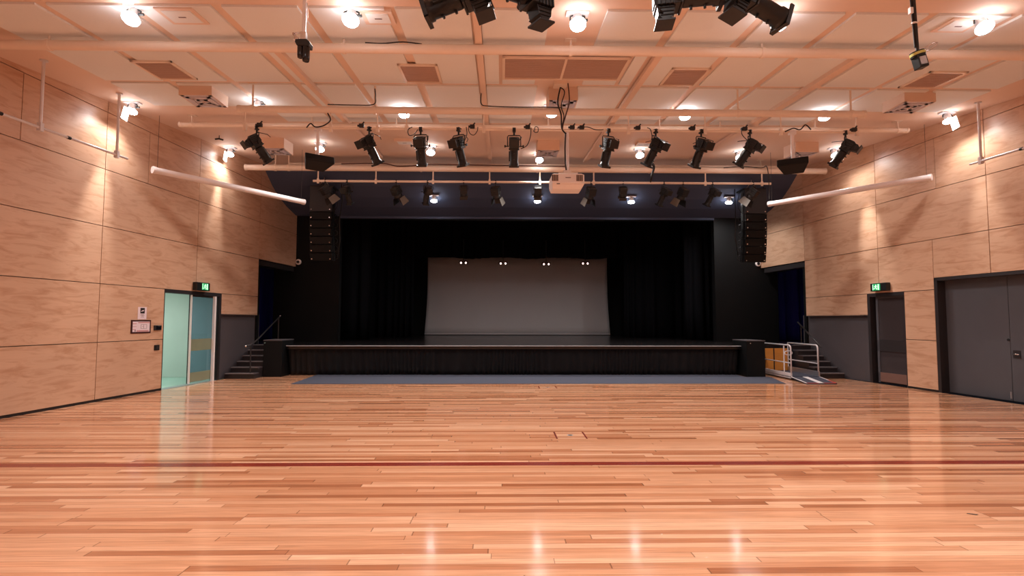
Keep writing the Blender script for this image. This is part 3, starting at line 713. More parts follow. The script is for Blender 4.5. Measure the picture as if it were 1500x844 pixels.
# conduits running along the ceiling towards the stage
for i, (xx, ya, yb, w, lab) in enumerate(((-3.57, 8.4, 15.9, .055, 'leftmost square cream conduit running along the ceiling towards the stage'), (-.36, 3.0, 17.0, .05, 'second square cream conduit from the left along the ceiling'), (2.52, 8.4, 16.3, .055, 'third square cream conduit from the left along the ceiling'), (5.76, 8.4, 16.3, .055, 'rightmost square cream conduit running along the ceiling towards the stage'))):
    f = MB(); f.add([(xx+sx*w, y, cz(y)-dz) for dz in (.03, .11) for (sx, y) in ((-1, ya), (1, ya), (1, yb), (-1, yb))], [(3, 2, 1, 0), (4, 5, 6, 7), (0, 1, 5, 4), (1, 2, 6, 5), (2, 3, 7, 6), (3, 0, 4, 7)])
    tag(f.build('ceiling_conduit', 'ceil'), lab, 'conduit', 'square conduits along the ceiling')

# ------------------------------------------------------------------ ceiling vents, diffusers, hatches
def vent(x0, x1, y0, y1, label, n=1, grp='flat ceiling vents'):
    xc, yc = (x0+x1)/2, (y0+y1)/2
    r = empty('ceiling_vent', (xc, yc, cz(yc)-.035), (SLOPE, 0, 0), label=label, cat='vent', group=grp)
    w, d = (x1-x0)/2, (y1-y0)/2
    f = MB(); b = .045
    f.box(-w, w, -d, -d+b, -.03, .0); f.box(-w, w, d-b, d, -.03, .0); f.box(-w, -w+b, -d, d, -.03, .0); f.box(w-b, w, -d, d, -.03, .0)
    if n == 2: f.box(-.02, .02, -d, d, -.03, 0)
    f.build('frame', 'pipe', r)
    f = MB(); f.box(-w+b, w-b, -d+b, d-b, -.012, -.002)
    k = int((2*d-2*b)/.045)
    for i in range(k): y = -d+b+.0225+i*.045; f.box(-w+b, w-b, y-.012, y+.008, -.022, -.012)
    f.build('grille', 'ventdark', r)
vent(-6.25, -5.57, 9.03, 9.85, 'flat square ceiling vent furthest left behind the nearest pipe')
vent(-1.79, -1.11, 9.06, 9.90, 'flat square ceiling vent left of the wide double vent')
vent(2.93, 3.60, 9.10, 9.93, 'flat square ceiling vent right of the wide double vent')
vent(7.47, 8.15, 9.14, 9.93, 'flat square ceiling vent furthest right behind the nearest pipe')
vent(.0, 2.12, 8.70, 9.68, 'wide double ceiling vent behind the nearest pipe at the centre', 2)
f = MB(); cpan = f
for (a, b, y0, y1) in ((-.3, -.06, 8.62, 9.98), (2.18, 2.38, 8.62, 9.98), (0, .6, 9.75, 9.98), (1.5, 2.1, 9.75, 9.98)): cpanel(a, b, y0, y1, mi=0)
struct(f.build('ceiling_centre_panels', ['panel']))

def diffuser(x, y, w, d, drop, label):
    zc = cz(y); r = empty('ceiling_diffuser', (x, y, zc), label=label, cat='air diffuser', group='box shaped air diffusers hanging under the ceiling')
    zb = -drop
    f = MB(); z1 = .072*d
    f.add([(-w, 0, 0), (w, 0, 0), (w, d, z1), (-w, d, z1), (-w, 0, zb), (w, 0, zb), (w, d, zb), (-w, d, zb)], [(3, 2, 1, 0), (4, 5, 6, 7), (0, 1, 5, 4), (1, 2, 6, 5), (2, 3, 7, 6), (3, 0, 4, 7)]); f.build('casing', 'ceil', r)
    f = MB()
    for i in range(4):
        a = w-.02-i*.065; b0 = .02+i*.065; b1 = d-.02-i*.065; zz = zb-.004-.012*(i % 2)
        for q in ((-a, a, b0, b0+.058), (-a, a, b1-.058, b1), (-a, -a+.058, b0, b1), (a-.058, a, b0, b1)): f.box(q[0], q[1], q[2], q[3], zz, zb+.002)
    f.build('louvres', 'unit_under', r)
diffuser(-5.82, 10.22, .31, .62, .21, 'nearer boxy air diffuser at the left between two cream pipes')
diffuser(1.17, 10.20, .28, .62, .25, 'nearer boxy air diffuser at the centre above the projector cables')
diffuser(8.12, 10.22, .31, .62, .21, 'nearer boxy air diffuser at the right between two cream pipes')
diffuser(-6.0, 14.1, .31, .62, .27, 'farther boxy air diffuser at the left beyond the big spotlights')
diffuser(1.22, 14.1, .29, .62, .27, 'farther boxy air diffuser at the centre beyond the big spotlights')
diffuser(8.1, 14.1, .31, .62, .27, 'farther boxy air diffuser at the right beyond the big spotlights')
def hatch(x0, x1, y0, y1, label):
    xc, yc = (x0+x1)/2, (y0+y1)/2; w, d = (x1-x0)/2, (y1-y0)/2
    r = empty('ceiling_hatch', (xc, yc, cz(yc)-.0), (SLOPE, 0, 0), label=label, cat='hatch', group='square hatches in the ceiling')
    f = MB(); f.box(-w, w, -d, d, -.055, 0); f.build('frame', 'ceil', r)
    f = MB(); f.box(-w+.06, w-.06, -d+.06, d-.06, -.062, -.055); pn = f.build('cover', 'panel', r)
    f = MB(); f.box(-.05, .05, -.012, .012, -.066, -.062); f.build('catch', 'greyink', pn)
hatch(-4.72, -4.2, 7.22, 7.68, 'square ceiling hatch at upper left between two ceiling spotlights')
hatch(-1.95, -1.52, 7.24, 7.62, 'square ceiling hatch beside the second nearest ceiling spotlight from the left')
hatch(6.28, 6.76, 7.24, 7.66, 'square ceiling hatch at upper right beside the nearest right ceiling spotlight')
hatch(-2.83, -2.35, 14.1, 14.5, 'square ceiling hatch beyond the big spotlights left of centre')
hatch(3.6, 4.1, 14.1, 14.5, 'square ceiling hatch beyond the big spotlights right of centre')

# ------------------------------------------------------------------ ceiling spotlights
def make_downlight():
    r = empty('ceiling_spotlight', (0, 0, 0))
    f = MB(); f.box(-.16, .16, -.07, .07, -.03, 0); f.build('mounting_plate', 'whitemetal', r, bevel=.008)
    f = MB(); f.cyl((0, 0, -.03), (0, 0, -.05), .02, n=10)
    f.tube([(-.10, 0, -.11), (-.10, 0, -.06), (-.07, 0, -.045), (.07, 0, -.045), (.10, 0, -.06), (.10, 0, -.11)], .011, 8)
    f.cyl((.07, 0, -.105), (.14, 0, -.105), .018, n=10); f.build('bracket', 'black', r)
    # head, pivoting about its own origin
    f = MB(); f.lathe([(.03, .075), (.06, .07), (.07, .04), (.072, -.04), (.082, -.058), (.075, -.06)], 24)
    hd = f.build('lamp_head', 'whitemetal', r, loc=(0, 0, -.10))
    f = MB(); f.lathe([(.07, -.056), (.098, -.068), (.112, -.09), (.108, -.115), (.085, -.138), (.05, -.15), (.002, -.154)], 24); f.build('lens', 'lens', hd)
    return r
DL = make_downlight(); used = [False]
spot = bpy.data.lights.new('spotlight_lamp', 'SPOT'); spot.energy = LAMP_W; spot.color = LAMP_COL; spot.spot_size = math.radians(138); spot.spot_blend = .8; spot.shadow_soft_size = .09
wash = bpy.data.lights.new('wall_washer_lamp', 'SPOT'); wash.energy = LAMP_W*4; wash.color = (1, .97, .93); wash.spot_size = math.radians(28); wash.spot_blend = 1; wash.shadow_soft_size = .08
dimspot = spot.copy(); dimspot.energy = LAMP_W*.9; dimspot.spot_size = math.radians(156); dimspot.spot_blend = .4
def scaled(f_, n_=[0]):
    q = spot.copy(); q.energy = LAMP_W*f_; return q
SP = {'d': scaled(.7), 'f': scaled(1.0), 'g': scaled(1.4), 'back': scaled(.55)}
wash_soft = wash.copy(); wash_soft.energy = wash.energy*.5
def downlight(x, y, z, label, aim=(0, 0), rz=0, wall=False, shield=False, dim=False, lamp=None):
    o = DL if not used[0] else copy_tree(DL)
    used[0] = True
    o.location = (x, y, z); o.rotation_euler = (0, 0, rz); tag(o, label, 'ceiling spotlight', 'round white ceiling spotlights')
    hd = [c for c in o.children if c.name.startswith('lamp_head')][0]
    hd.rotation_euler = (aim[0], aim[1], 0)
    lo = bpy.data.objects.new('lamp_light', lamp or (wash if wall else (dimspot if dim else spot))); COL.objects.link(lo); lo.parent = hd; lo.location = (0, 0, -.20)
    if shield:
        f = MB(); f.box(.10, .108, -.10, .10, -.30, -.04); sh = f.build('glare_shield', 'white', hd); 
        if shield < 0: sh.location = (-.208, 0, 0)
    return o
T = math.radians
def ceiling_point(px, py, drop):
    """where the ray through a lens meets the plane a little under the sloping ceiling"""
    d = FWD*F + RT*(px-750) + UP*(422-py)
    return EYE + d*((5.39-drop-EYE.z)/(d.z-.072*d.y))
DROP = .19
def lamp_at(px, py, label, aim, **k):
    p = ceiling_point(px, py, DROP)
    return downlight(p.x, p.y, cz(p.y), label, aim, 0, **k)
for px, py, l in ((195, 30, 'nearest ceiling spotlight at the far upper left before the nearest pipe'), (515, 32, 'nearest ceiling spotlight right of the upper left hanging pole'), (846, 38, 'nearest ceiling spotlight at the centre before the wide double vent'), (1139, 38, 'nearest ceiling spotlight shining beside the end of the rightmost near spotlight'), (1438, 43, 'nearest ceiling spotlight at the far upper right corner')):
    lamp_at(px, py, l, (T(-24), T((750-px)*.006)), lamp=SP['d'])
for px, py, l in ((378, 159, 'ceiling spotlight behind the left end of the pipe above the big spotlights'), (592, 168, 'ceiling spotlight left of centre behind the pipe above the big spotlights'), (808, 167, 'ceiling spotlight at the centre behind the pipe above the projector'), (1003, 171, 'ceiling spotlight right of centre behind the pipe above the big spotlights'), (1207, 172, 'ceiling spotlight behind the right end of the pipe above the big spotlights')):
    lamp_at(px, py, l, (T(-4), 0), lamp=SP['f'])
for px, py, l in ((469, 219, 'far ceiling spotlight just above the left hanging wedge speaker'), (631, 224, 'far ceiling spotlight seen beside the third big spotlight from the left'), (790, 235, 'far ceiling spotlight at the centre between the fifth big spotlight and the projector'), (937, 228, 'far ceiling spotlight seen beside the seventh big spotlight from the left'), (1083, 231, 'far ceiling spotlight seen behind the second big spotlight from the right')):
    lamp_at(px, py, l, (T(-16), 0), lamp=SP['g'])
for px, py, l, sd, lp in ((194, 163, 'near wall washing spotlight at the top of the left wall', -1, wash), (1388, 177, 'near wall washing spotlight at the top of the right wall', 1, wash_soft), (337, 226, 'far wall washing spotlight at the top of the left wall', -1, wash), (1222, 227, 'far wall washing spotlight at the right behind the last big spotlight', 1, wash)):
    p = ceiling_point(px, py, DROP); dist = abs((lx if sd < 0 else rx)(p.y)-p.x)
    lamp_at(px, py, l, (T(-6), -sd*math.atan(dist/2.6)), wall=True, shield=sd, lamp=lp)
for x, l in ((-2.3, 'bulkhead spotlight left of centre against the dark bulkhead'), (1.2, 'bulkhead spotlight at the centre below the stage bar'), (4.4, 'bulkhead spotlight right of the projector against the dark bulkhead'), (7.75, 'bulkhead spotlight beside the right speaker column')):
    downlight(x, 18.3, 5.89, l, (T(8), 0), 0, dim=True)
for y, rn in ((3.5, 'just before'), (-.6, 'just behind'), (-4.2, 'well behind')):  # unseen rows above and behind the camera, added to light the hall
    for x, cn in ((-5.1, 'leftmost'), (-2.03, 'second from left'), (1.05, 'middle'), (4.13, 'second from right'), (7.2, 'rightmost')):
        downlight(x, y, cz(y), '%s unseen ceiling spotlight added for light in the row overhead %s the photographer' % (cn, rn), (0, 0), 0, lamp=SP['back'])

# ------------------------------------------------------------------ stage lights
def make_profile():
    """hook at origin, hangs below; optical axis +Y before tilting; body is its own pivoting part"""
    r = empty('profile_spotlight', (0, 0, 0))
    f = MB(); f.box(-.03, .03, -.035, .035, -.045, .03); f.cyl((0, 0, -.04), (0, 0, -.11), .018, n=10); f.cyl((.03, 0, .0), (.06, 0, .0), .012, n=8); f.build('hook_clamp', 'black', r)
    f = MB(); f.tube([(-.125, 0, -.33), (-.125, 0, -.14), (-.11, 0, -.115), (0, 0, -.11), (.11, 0, -.115), (.125, 0, -.14), (.125, 0, -.33)], .010, 8); f.build('yoke', 'black', r)
    b = MB()
    # lamphouse block with cooling fins, gate section
    b.box(-.09, .09, -.16, .04, -.085, .085); b.prism([(-.16, .085), (.0, .085), (-.03, .11), (-.13, .11)], -.07, .07, 'X')
    for i in range(5): b.box(-.10, .10, -.155+i*.033, -.143+i*.033, -.092, .094)
    b.box(-.10, .10, .04, .06, -.092, .092)
    bd_ = b.build('body', 'black', r, loc=(0, 0, -.32), bevel=.005)
    f = MB(); f.lathe([(.072, .06), (.078, .08), (.078, .31), (.088, .315), (.09, .36), (.09, .365), (.07, .36)], 20, axis='Y'); f.box(-.012, .012, .09, .31, .07, .09); f.box(-.10, -.075, .09, .28, -.01, .01); f.build('lens_tube', 'black', bd_)
    f = MB(); f.box(-.094, -.078, .35, .385, -.094, .094); f.box(.078, .094, .35, .385, -.094, .094); f.box(-.094, .094, .35, .385, -.094, -.078); f.build('colour_frame', 'black', bd_)
    f = MB(); f.prism([(-.15, -.085), (.0, -.085), (-.02, -.17), (-.05, -.20), (-.11, -.20), (-.14, -.16)], -.07, .07, 'X'); 
    for i in range(3): f.box(-.078, .078, -.145+.01*i, -.015, -.11-i*.03, -.10-i*.03)
    f.box(-.09, .09, -.16, -.01, -.22, -.202); f.build('lamp_house', 'black', bd_, bevel=.004)
    f = MB(); f.box(-.06, .06, -.168, -.16, -.06, .05); f.build('rating_plate', 'frame', bd_)
    for sx in (-1, 1):
        f = MB(); f.cyl((sx*.10, 0, 0), (sx*.17, 0, 0), .010, n=8); f.cyl((sx*.16, 0, 0), (sx*.185, 0, 0), .024, n=10); f.build('tilt_knob', 'black', bd_)
    for y in (.13, .24):
        f = MB(); f.cyl((0, y, -.078), (0, y, -.105), .012, n=8); f.build('focus_knob', 'black', bd_)
    f = MB(); f.tube([(.06, -.10, -.16), (.13, -.17, -.10), (.14, -.16, .10), (.10, -.06, .25), (.03, 0, .30)], .007, 6); f.build('power_tail', 'cable', bd_)
    f = MB(); f.cyl((0, .362, 0), (0, .37, 0), .072, n=20); f.build('front_lens', 'blackgloss', bd_)
    return r
PROF = make_profile(); pu = [False]
def profile(loc, pan, tilt, label, grp, scale=1.0, roll=0):
    o = PROF if not pu[0] else copy_tree(PROF); pu[0] = True
    o.location = loc; o.rotation_euler = (0, 0, pan); o.scale = (scale,)*3
    tag(o, label, 'stage spotlight', grp)
    b = [c for c in o.children if c.name.startswith('body')][0]; b.rotation_euler = (tilt, roll, 0)
    return o
G2 = 'big black spotlights on the bar before the projector'
bar2 = [(373, -50, -52, 'big spotlight at the left end of the bar, barrel aimed down to the right'),
        (539, -42, -56, 'big spotlight right of the left wedge speaker, barrel aimed down to the right'),
        (615, -4, -62, 'big spotlight third from left, hanging straight with a lit ceiling spotlight beside it'),
        (671, -26, -60, 'big spotlight fourth from left, barrel tipped slightly to the right'),
        (753, 0, -62, 'big spotlight at the centre hanging straight down, left of the projector pole'),
        (892, 18, -62, 'big spotlight first to the right of the projector pole'),
        (962, 42, -56, 'big spotlight fourth from right, overlapping a lit ceiling spotlight'),
        (1029, 24, -58, 'big spotlight third from right, barrel tipped down to the left'),
        (1101, 50, -52, 'big spotlight left of the right wedge speaker, barrel aimed down to the left'),
        (1242, 50, -52, 'big spotlight at the right end of the bar near the wood wall')]
for px, pan, tilt, lab in bar2:
    profile((XS(px, 10.15), 10.15, 5.265), T(pan), T(tilt), lab, G2, 1.0)
GF = 'nearest black spotlights along the top of the picture'
profile((-.32, 4.9, 5.02), T(82), T(-18), 'nearest spotlight furthest left, barrel aimed left and down', GF, 1.14)
profile((.27, 4.9, 5.02), T(122), T(-3), 'nearest spotlight second from left, barrel rising to the left out of frame', GF, 1.14)
profile((1.60, 4.9, 5.02), T(-98), T(2), 'nearest spotlight third from left, barrel level and aimed right', GF, 1.14)
profile((2.29, 4.9, 5.03), T(-74), T(-19), 'nearest spotlight furthest right, barrel aimed right and down at a lit lamp', GF, 1.14)

# stage front bar
G3 = 'small dark spotlights on the bar over the stage front'
def make_flood(kind):
    r = empty('flood_spotlight' if kind == 'flap' else 'fresnel_spotlight', (0, 0, 0))
    f = MB(); f.box(-.03, .03, -.035, .035, -.045, .045); f.cyl((0, 0, -.04), (0, 0, -.14), .016, n=10); f.build('hook_clamp', 'black', r)
    f = MB(); f.tube([(-.17, 0, -.32), (-.17, 0, -.17), (-.14, 0, -.145), (0, 0, -.14), (.14, 0, -.145), (.17, 0, -.17), (.17, 0, -.32)], .011, 8); f.build('yoke', 'black', r)
    b = MB(); b.box(-.13, .13, -.14, .12, -.13, .14)
    for i in range(4): b.box(-.14, .14, -.13+i*.06, -.11+i*.06, -.14, .15)
    bd_ = b.build('body', 'black', r, loc=(0, 0, -.32), bevel=.01)
    f = MB(); f.lathe([(.12, .11), (.14, .13), (.145, .20), (.145, .24), (.12, .24)], 20, axis='Y'); f.build('lens_ring', 'black', bd_)
    f = MB(); f.cyl((0, .22, 0), (0, .235, 0), .12, n=20); f.build('front_lens', 'blackgloss', bd_)
    if kind == 'flap':
        f = MB(); f.add([(-.14, .24, -.14), (-.14, .24, .14), (-.20, .48, .18), (-.20, .48, -.18), (-.147, .24, -.14), (-.147, .24, .14), (-.207, .48, .18), (-.207, .48, -.18)], [(0, 1, 2, 3), (7, 6, 5, 4), (0, 4, 5, 1), (2, 6, 7, 3), (1, 5, 6, 2), (0, 3, 7, 4)]); f.build('barn_door', 'gel', bd_)
        f = MB(); f.add([(.14, .24, -.14), (.14, .24, .14), (.20, .46, .18), (.20, .46, -.18), (.147, .24, -.14), (.147, .24, .14), (.207, .46, .18), (.207, .46, -.18)], [(0, 1, 2, 3), (7, 6, 5, 4), (0, 4, 5, 1), (2, 6, 7, 3), (1, 5, 6, 2), (0, 3, 7, 4)]); f.build('barn_door', 'black', bd_)
        f = MB(); f.box(-.14, .14, .24, .47, .14, .147); f.build('barn_door', 'black', bd_)
    else:
        for s in (-1, 1):
            f = MB(); f.box(-.15, .15, .24, .36, s*.15-.004, s*.15+.004); f.build('barn_door', 'black', bd_)
    return r
FLAP = make_flood('flap'); FRES = make_flood('fresnel'); fu = {'flap': False, 'fresnel': False}
def flood(kind, loc, pan, tilt, label, scale=1):
    src = FLAP if kind == 'flap' else FRES
    o = copy_tree(src) if fu[kind] else src; fu[kind] = True
    o.location = loc; o.rotation_euler = (0, 0, pan); o.scale = (-scale if pan < 0 else scale, scale, scale); tag(o, label, 'stage spotlight', G3)
    b = [c for c in o.children if c.name.startswith('body')][0]; b.rotation_euler = (tilt, 0, 0)
bar3 = [('flap', 476, -48, -50, 'dark flood light in front of the left speaker column'),
        ('prof', 508, -16, -60, 'dark spotlight just right of the left speaker column'),
        ('flap', 580, -30, -55, 'dark spotlight with a pale grey flap, left of the third stage bar rod'),
        ('prof', 626, 24, -58, 'dark spotlight left of the lit leftmost bulkhead spotlight'),
        ('fresnel', 679, 0, -60, 'squat dark fresnel light left of centre on the stage front bar'),
        ('flap', 726, -20, -60, 'dark spotlight with a flap between two rods left of centre'),
        ('fresnel', 788, 0, -60, 'squat dark fresnel light just left of the projector above a lit lamp'),
        ('flap', 866, 20, -60, 'dark spotlight with a flap just right of the projector'),
        ('fresnel', 913, 0, -60, 'squat dark fresnel light right of the projector'),
        ('prof', 973, 32, -58, 'dark spotlight right of a lit bulkhead spotlight with a silver edge'),
        ('flap', 1001, 30, -58, 'dark spotlight with a flap left of the second rod from the right'),
        ('prof', 1044, 36, -56, 'dark spotlight between the last two rods of the stage front bar'),
        ('flap', 1104, 46, -50, 'dark flood light in front of the right speaker column')]
for kind, px, pan, tilt, lab in bar3:
    loc = (XS(px, 16), 16.0, 5.76)
    if kind == 'prof': profile(loc, T(pan), T(tilt), lab, G3, 1.0)
    else: flood(kind, loc, T(pan), T(tilt), lab, .88 if kind == 'flap' else .76)

# ------------------------------------------------------------------ hanging wedge speakers
def wedge(px, rz, label):
    x = XS(px, 10.15); r = empty('hanging_speaker', (x, 10.15, 5.24), (0, 0, 0), label=label, cat='speaker', group='black wedge speakers on white poles')
    f = MB(); f.cyl((0, 0, 0), (0, 0, -.52), .032, n=14); f.cyl((0, 0, -.26), (0, 0, -.27), .037, n=14); f.box(-.06, .06, -.04, .04, -.03, .05); f.build('pole', 'white', r)
    Tm = Matrix.Translation((0, 0, -.62)) @ Matrix.Rotation(rz, 4, 'Z') @ Matrix.Rotation(math.radians(-16), 4, 'X')
    f = MB(); f.prism([(-.27, -.16), (.27, -.16), (.17, .20), (-.17, .20)], -.08, .06, 'Z', T=Tm); c = f.build('cabinet', 'speaker', r, bevel=.012)
    f = MB(); f.box(-.25, .25, -.17, -.16, -.07, .05, T=Tm); f.build('grille', 'speaker', c)
    f = MB(); f.box(-.08, .08, -.02, .02, .06, .09, T=Tm); f.tube([Tm @ Vector((-.12, 0, .07)), Tm @ Vector((-.1, 0, .12)), Tm @ Vector((.1, 0, .12)), Tm @ Vector((.12, 0, .07))], .012, 8); f.build('bracket', 'black', r)
wedge(463.5, math.radians(36), 'black wedge speaker hanging on a white pole at the left of the lighting bar')
wedge(1163.5, math.radians(-32), 'black wedge speaker hanging on a white pole at the right of the lighting bar')

# ------------------------------------------------------------------ projector
px = XS(830, 10.15)
r = empty('projector', (px, 10.15, 5.2), label='white ceiling projector hanging on a white pole from the lighting bar', cat='projector')
f = MB(); f.cyl((0.02, 0, .02), (0.02, 0, -.74), .026, n=14); f.cyl((.02, 0, -.07), (.02, 0, -.12), .034, n=14); f.build('pole', 'white', r)
f = MB(); f.tube([(-.02, -.03, 0), (-.03, -.035, -.3), (-.025, -.035, -.6), (0, -.02, -.76)], .014, 8); f.build('cable', 'cable', r)
f = MB(); f.box(-.16, .20, -.10, .10, -.80, -.775); f.box(-.06, .08, -.05, .05, -.775, -.72)
for a, b in (((-.18, 0, -.82), (-.02, 0, -.74)), ((.22, 0, -.82), (.05, 0, -.74)), ((-.1, -.1, -.84), (0, 0, -.76)), ((.12, -.1, -.84), (.02, 0, -.76))): f.tube([a, b], .012, 8)
f.build('mount', 'chrome', r)
# body: level top, chamfered lower edge towards the camera
f = MB()
w, d0, d1, zt, zb = .31, -.26, .24, -.84, -1.10
f.prism([(-w+.02, d0+.02), (-w+.06, d0), (w-.06, d0), (w, d0+.07), (w, d1), (-w, d1)], -1.02, zt, 'Z')
vs = [(-w+.02, d0+.02, -1.02), (w, d0+.07, -1.02), (w, d1, -1.02), (-w, d1, -1.02), (-w+.03, d0+.12, zb), (w-.07, d0+.16, zb), (w-.05, d1, zb), (-w+.03, d1, zb)]
f.add(vs, [(3, 2, 1, 0), (4, 5, 6, 7), (0, 1, 5, 4), (1, 2, 6, 5), (2, 3, 7, 6), (3, 0, 4, 7)])
pb = f.build('body', 'white', r, bevel=.012)
for sx in (-.235, .215):
    f = MB(); f.box(sx-.065, sx+.055, d0-.006, d0+.002, -.985, -.865)
    g = MB()
    for i in range(4): g.box(sx-.06+i*.03, sx-.042+i*.03, d0-.010, d0-.005, -.98, -.87)
    o = f.build('vent_grille', 'ventdark', pb); g.build('vent_slats', 'frame', o)
f = MB(); f.box(-.05, .05, d0-.004, d0, -.925, -.91); f.build('badge', 'greyink', pb)
f = MB(); f.box(-.21, -.15, d0+.015, d0+.022, -1.035, -1.02); f.build('sensor', 'ink', pb)

# ceiling box and cables above the projector
f = MB(); f.box(-.12, .12, -.10, .10, -.08, 0); o = tag(f.build('cable_outlet', 'pipe', loc=(1.08, 9.95, cz(9.95))), 'cream outlet box on the ceiling feeding the projector cables', 'outlet box')
def cable(name, pts, rad, label, mt='cable', n=7, cat='cable', grp=None):
    # smooth through the points
    P_ = [Vector(p) for p in pts]; out = []
    for i in range(len(P_)-1):
        p0 = P_[max(i-1, 0)]; p1 = P_[i]; p2 = P_[i+1]; p3 = P_[min(i+2, len(P_)-1)]
        for k in range(6):
            t = k/6; out.append(.5*((2*p1)+(p2-p0)*t+(2*p0-5*p1+4*p2-p3)*t*t+(3*p1-p0-3*p2+p3)*t**3))
    out.append(P_[-1])
    f = MB(); f.tube(out, rad, n); return tag(f.build(name, mt), label, cat, grp)
A_ = lambda px, py, Y: at(px, py, Y)
cable('projector_cable', [A_(821, 128, 9.95), A_(817, 150, 9.98), A_(822, 168, 10.05), A_(823, 188, 10.13), A_(829, 196, 10.1)], .014, 'left black cable dropping from the ceiling outlet to the projector pole')
cable('projector_cable', [A_(832, 122, 9.95), A_(834, 148, 9.98), A_(829, 168, 10.03), A_(825, 182, 10.1), A_(824, 190, 10.12)], .012, 'right dark cable curving from the ceiling outlet to the projector pole', 'redcable')
cable('projector_cable', [A_(821, 128, 9.95), A_(827, 135, 9.96), A_(822, 155, 9.98), A_(826, 170, 10.03), A_(823, 186, 10.1)], .010, 'thin middle cable crossing between the other two projector cables')

# black cables over the pipes and bars
cable('pipe_cable', [A_(535, 62.5, 8.12), A_(560, 63.5, 8.1), A_(590, 61.5, 8.1), A_(618, 64.5, 8.12)], .010, 'black cable lying along the top of the nearest ceiling pipe')
cable('pipe_cable', [A_(705, 137, 10.1), A_(705, 152, 10.1), A_(716, 155.5, 10.1), A_(760, 157, 10.1), A_(800, 157, 10.1), A_(822, 158, 10.1)], .010, 'black cable running right to the projector along the pipe above the bar')
cable('pipe_cable', [A_(549, 130, 10.12), A_(550, 142, 10.1), A_(547, 153, 10.1), A_(520, 154, 10.1), A_(480, 153, 10.1)], .010, 'black cable from a ceiling hanger along the left part of the pipe')
cable('pipe_cable', [A_(480, 166, 10.1), A_(484, 176, 10.08), A_(474, 184, 10.08), A_(462, 186, 10.08), A_(455, 181, 10.08), A_(449, 187, 10.08)], .012, 'tangled black cable above the left hanging wedge speaker')
cable('pipe_cable', [A_(1188, 190, 10.08), A_(1180, 183, 10.08), A_(1172, 190, 10.08), A_(1162, 188, 10.08), A_(1150, 193, 10.08)], .012, 'tangled black cable above the right hanging wedge speaker')
cable('pipe_cable', [A_(500, 240, 15.9), A_(540, 239.5, 15.9), A_(565, 240, 15.9), A_(582, 243.5, 15.88), A_(605, 243, 15.9), A_(630, 241, 15.9), A_(700, 242, 15.9), A_(830, 243.5, 15.9)], .016, 'long black cable draped along the thick pipe at the bulkhead', 'redcable')
cable('pipe_cable', [A_(1060, 246, 15.9), A_(1085, 244, 15.9), A_(1115, 246, 15.9), A_(1123, 244, 15.9), A_(1126, 262, 15.85), A_(1127, 292, 15.4)], .012, 'black cable hanging from the thick pipe to the right white tube')
cable('pipe_cable', [A_(952, 237, 12.6), A_(958, 244, 13.2), A_(955, 256, 15), A_(953, 266, 15.9)], .03, 'thick black cable bundle rising from the stage front bar right of centre')
for i, (a, b, sg, lab) in enumerate(((455, 449, .1, ''),)): pass
loops = [(600, 186, 'first'), (686, 188, ''), (786, 187, ''), (868, 188, ''), (950, 188, ''), (1095, 190, '')]
labs = ['black cable loop on the bar left of the third big spotlight', 'black cable loop on the bar right of the fourth big spotlight', 'black cable loop on the bar between the central spotlight and projector', 'black cable on the bar right of the projector pole', 'black cable loop on the bar beside the seventh big spotlight', 'black cable loop on the bar left of the ninth big spotlight']
ends = [[(604, 186), (598, 190), (599, 198), (606, 197), (612, 190)], [(683, 186), (684, 196), (681, 205), (678, 210), ], [(778, 187), (777, 200), (772, 213), (763, 218)], [(845, 188), (860, 186), (872, 190), (884, 190)], [(948, 187), (953, 190), (955, 200), (954, 205)], [(1086, 188), (1087, 197), (1093, 204), (1096, 205)]]
for e_, l_ in zip(ends, labs):
    cable('spotlight_cable', [A_(x, y, 10.08) for x, y in e_], .008, l_, grp='short black cables along the spotlight bar')
for (a, l_) in ((([(686, 187), (688, 195), (694, 198), (699, 192), (700, 186)]), 'small hanging cable loop right of the fourth big spotlight'), (([(783, 192), (784, 186), (788, 187), (788, 193), (784, 194), (781, 191)]), 'small curled cable just left of the projector pole')):
    cable('spotlight_cable', [A_(x, y, 10.08) for x, y in a], .007, l_, grp='short black cables along the spotlight bar')

# bar outlets (little clamps and plugs along the bars)
pl_lab = ['leftmost plug on the spotlight bar beside the left end spotlight', 'plug on the bar left of the second big spotlight', 'plug on the bar right of the fourth big spotlight', 'plug on the bar right of the central big spotlight', 'large plug on the bar just right of the projector pole', 'second plug on the bar right of the projector pole', 'plug on the bar between the sixth and seventh big spotlights', 'plug on the bar left of the eighth big spotlight', 'plug on the bar left of the ninth big spotlight', 'plug on the bar beside the right end spotlight']
for x, l_ in zip((381, 530, 692, 773, 838, 852, 934, 1014, 1090, 1250), pl_lab):
    c = A_(x, 187, 10.12); f = MB(); f.box(-.045, .045, -.03, .03, -.03, .035); f.cyl((-.075, 0, .0), (-.045, 0, 0), .022, n=8); f.cyl((.02, -.01, .035), (.05, -.01, .07), .014, n=8)
    tag(f.build('cable_plug', 'cable', loc=(c.x, 10.10, 5.30), bevel=.004), l_, 'plug', 'black plugs along the spotlight bar')

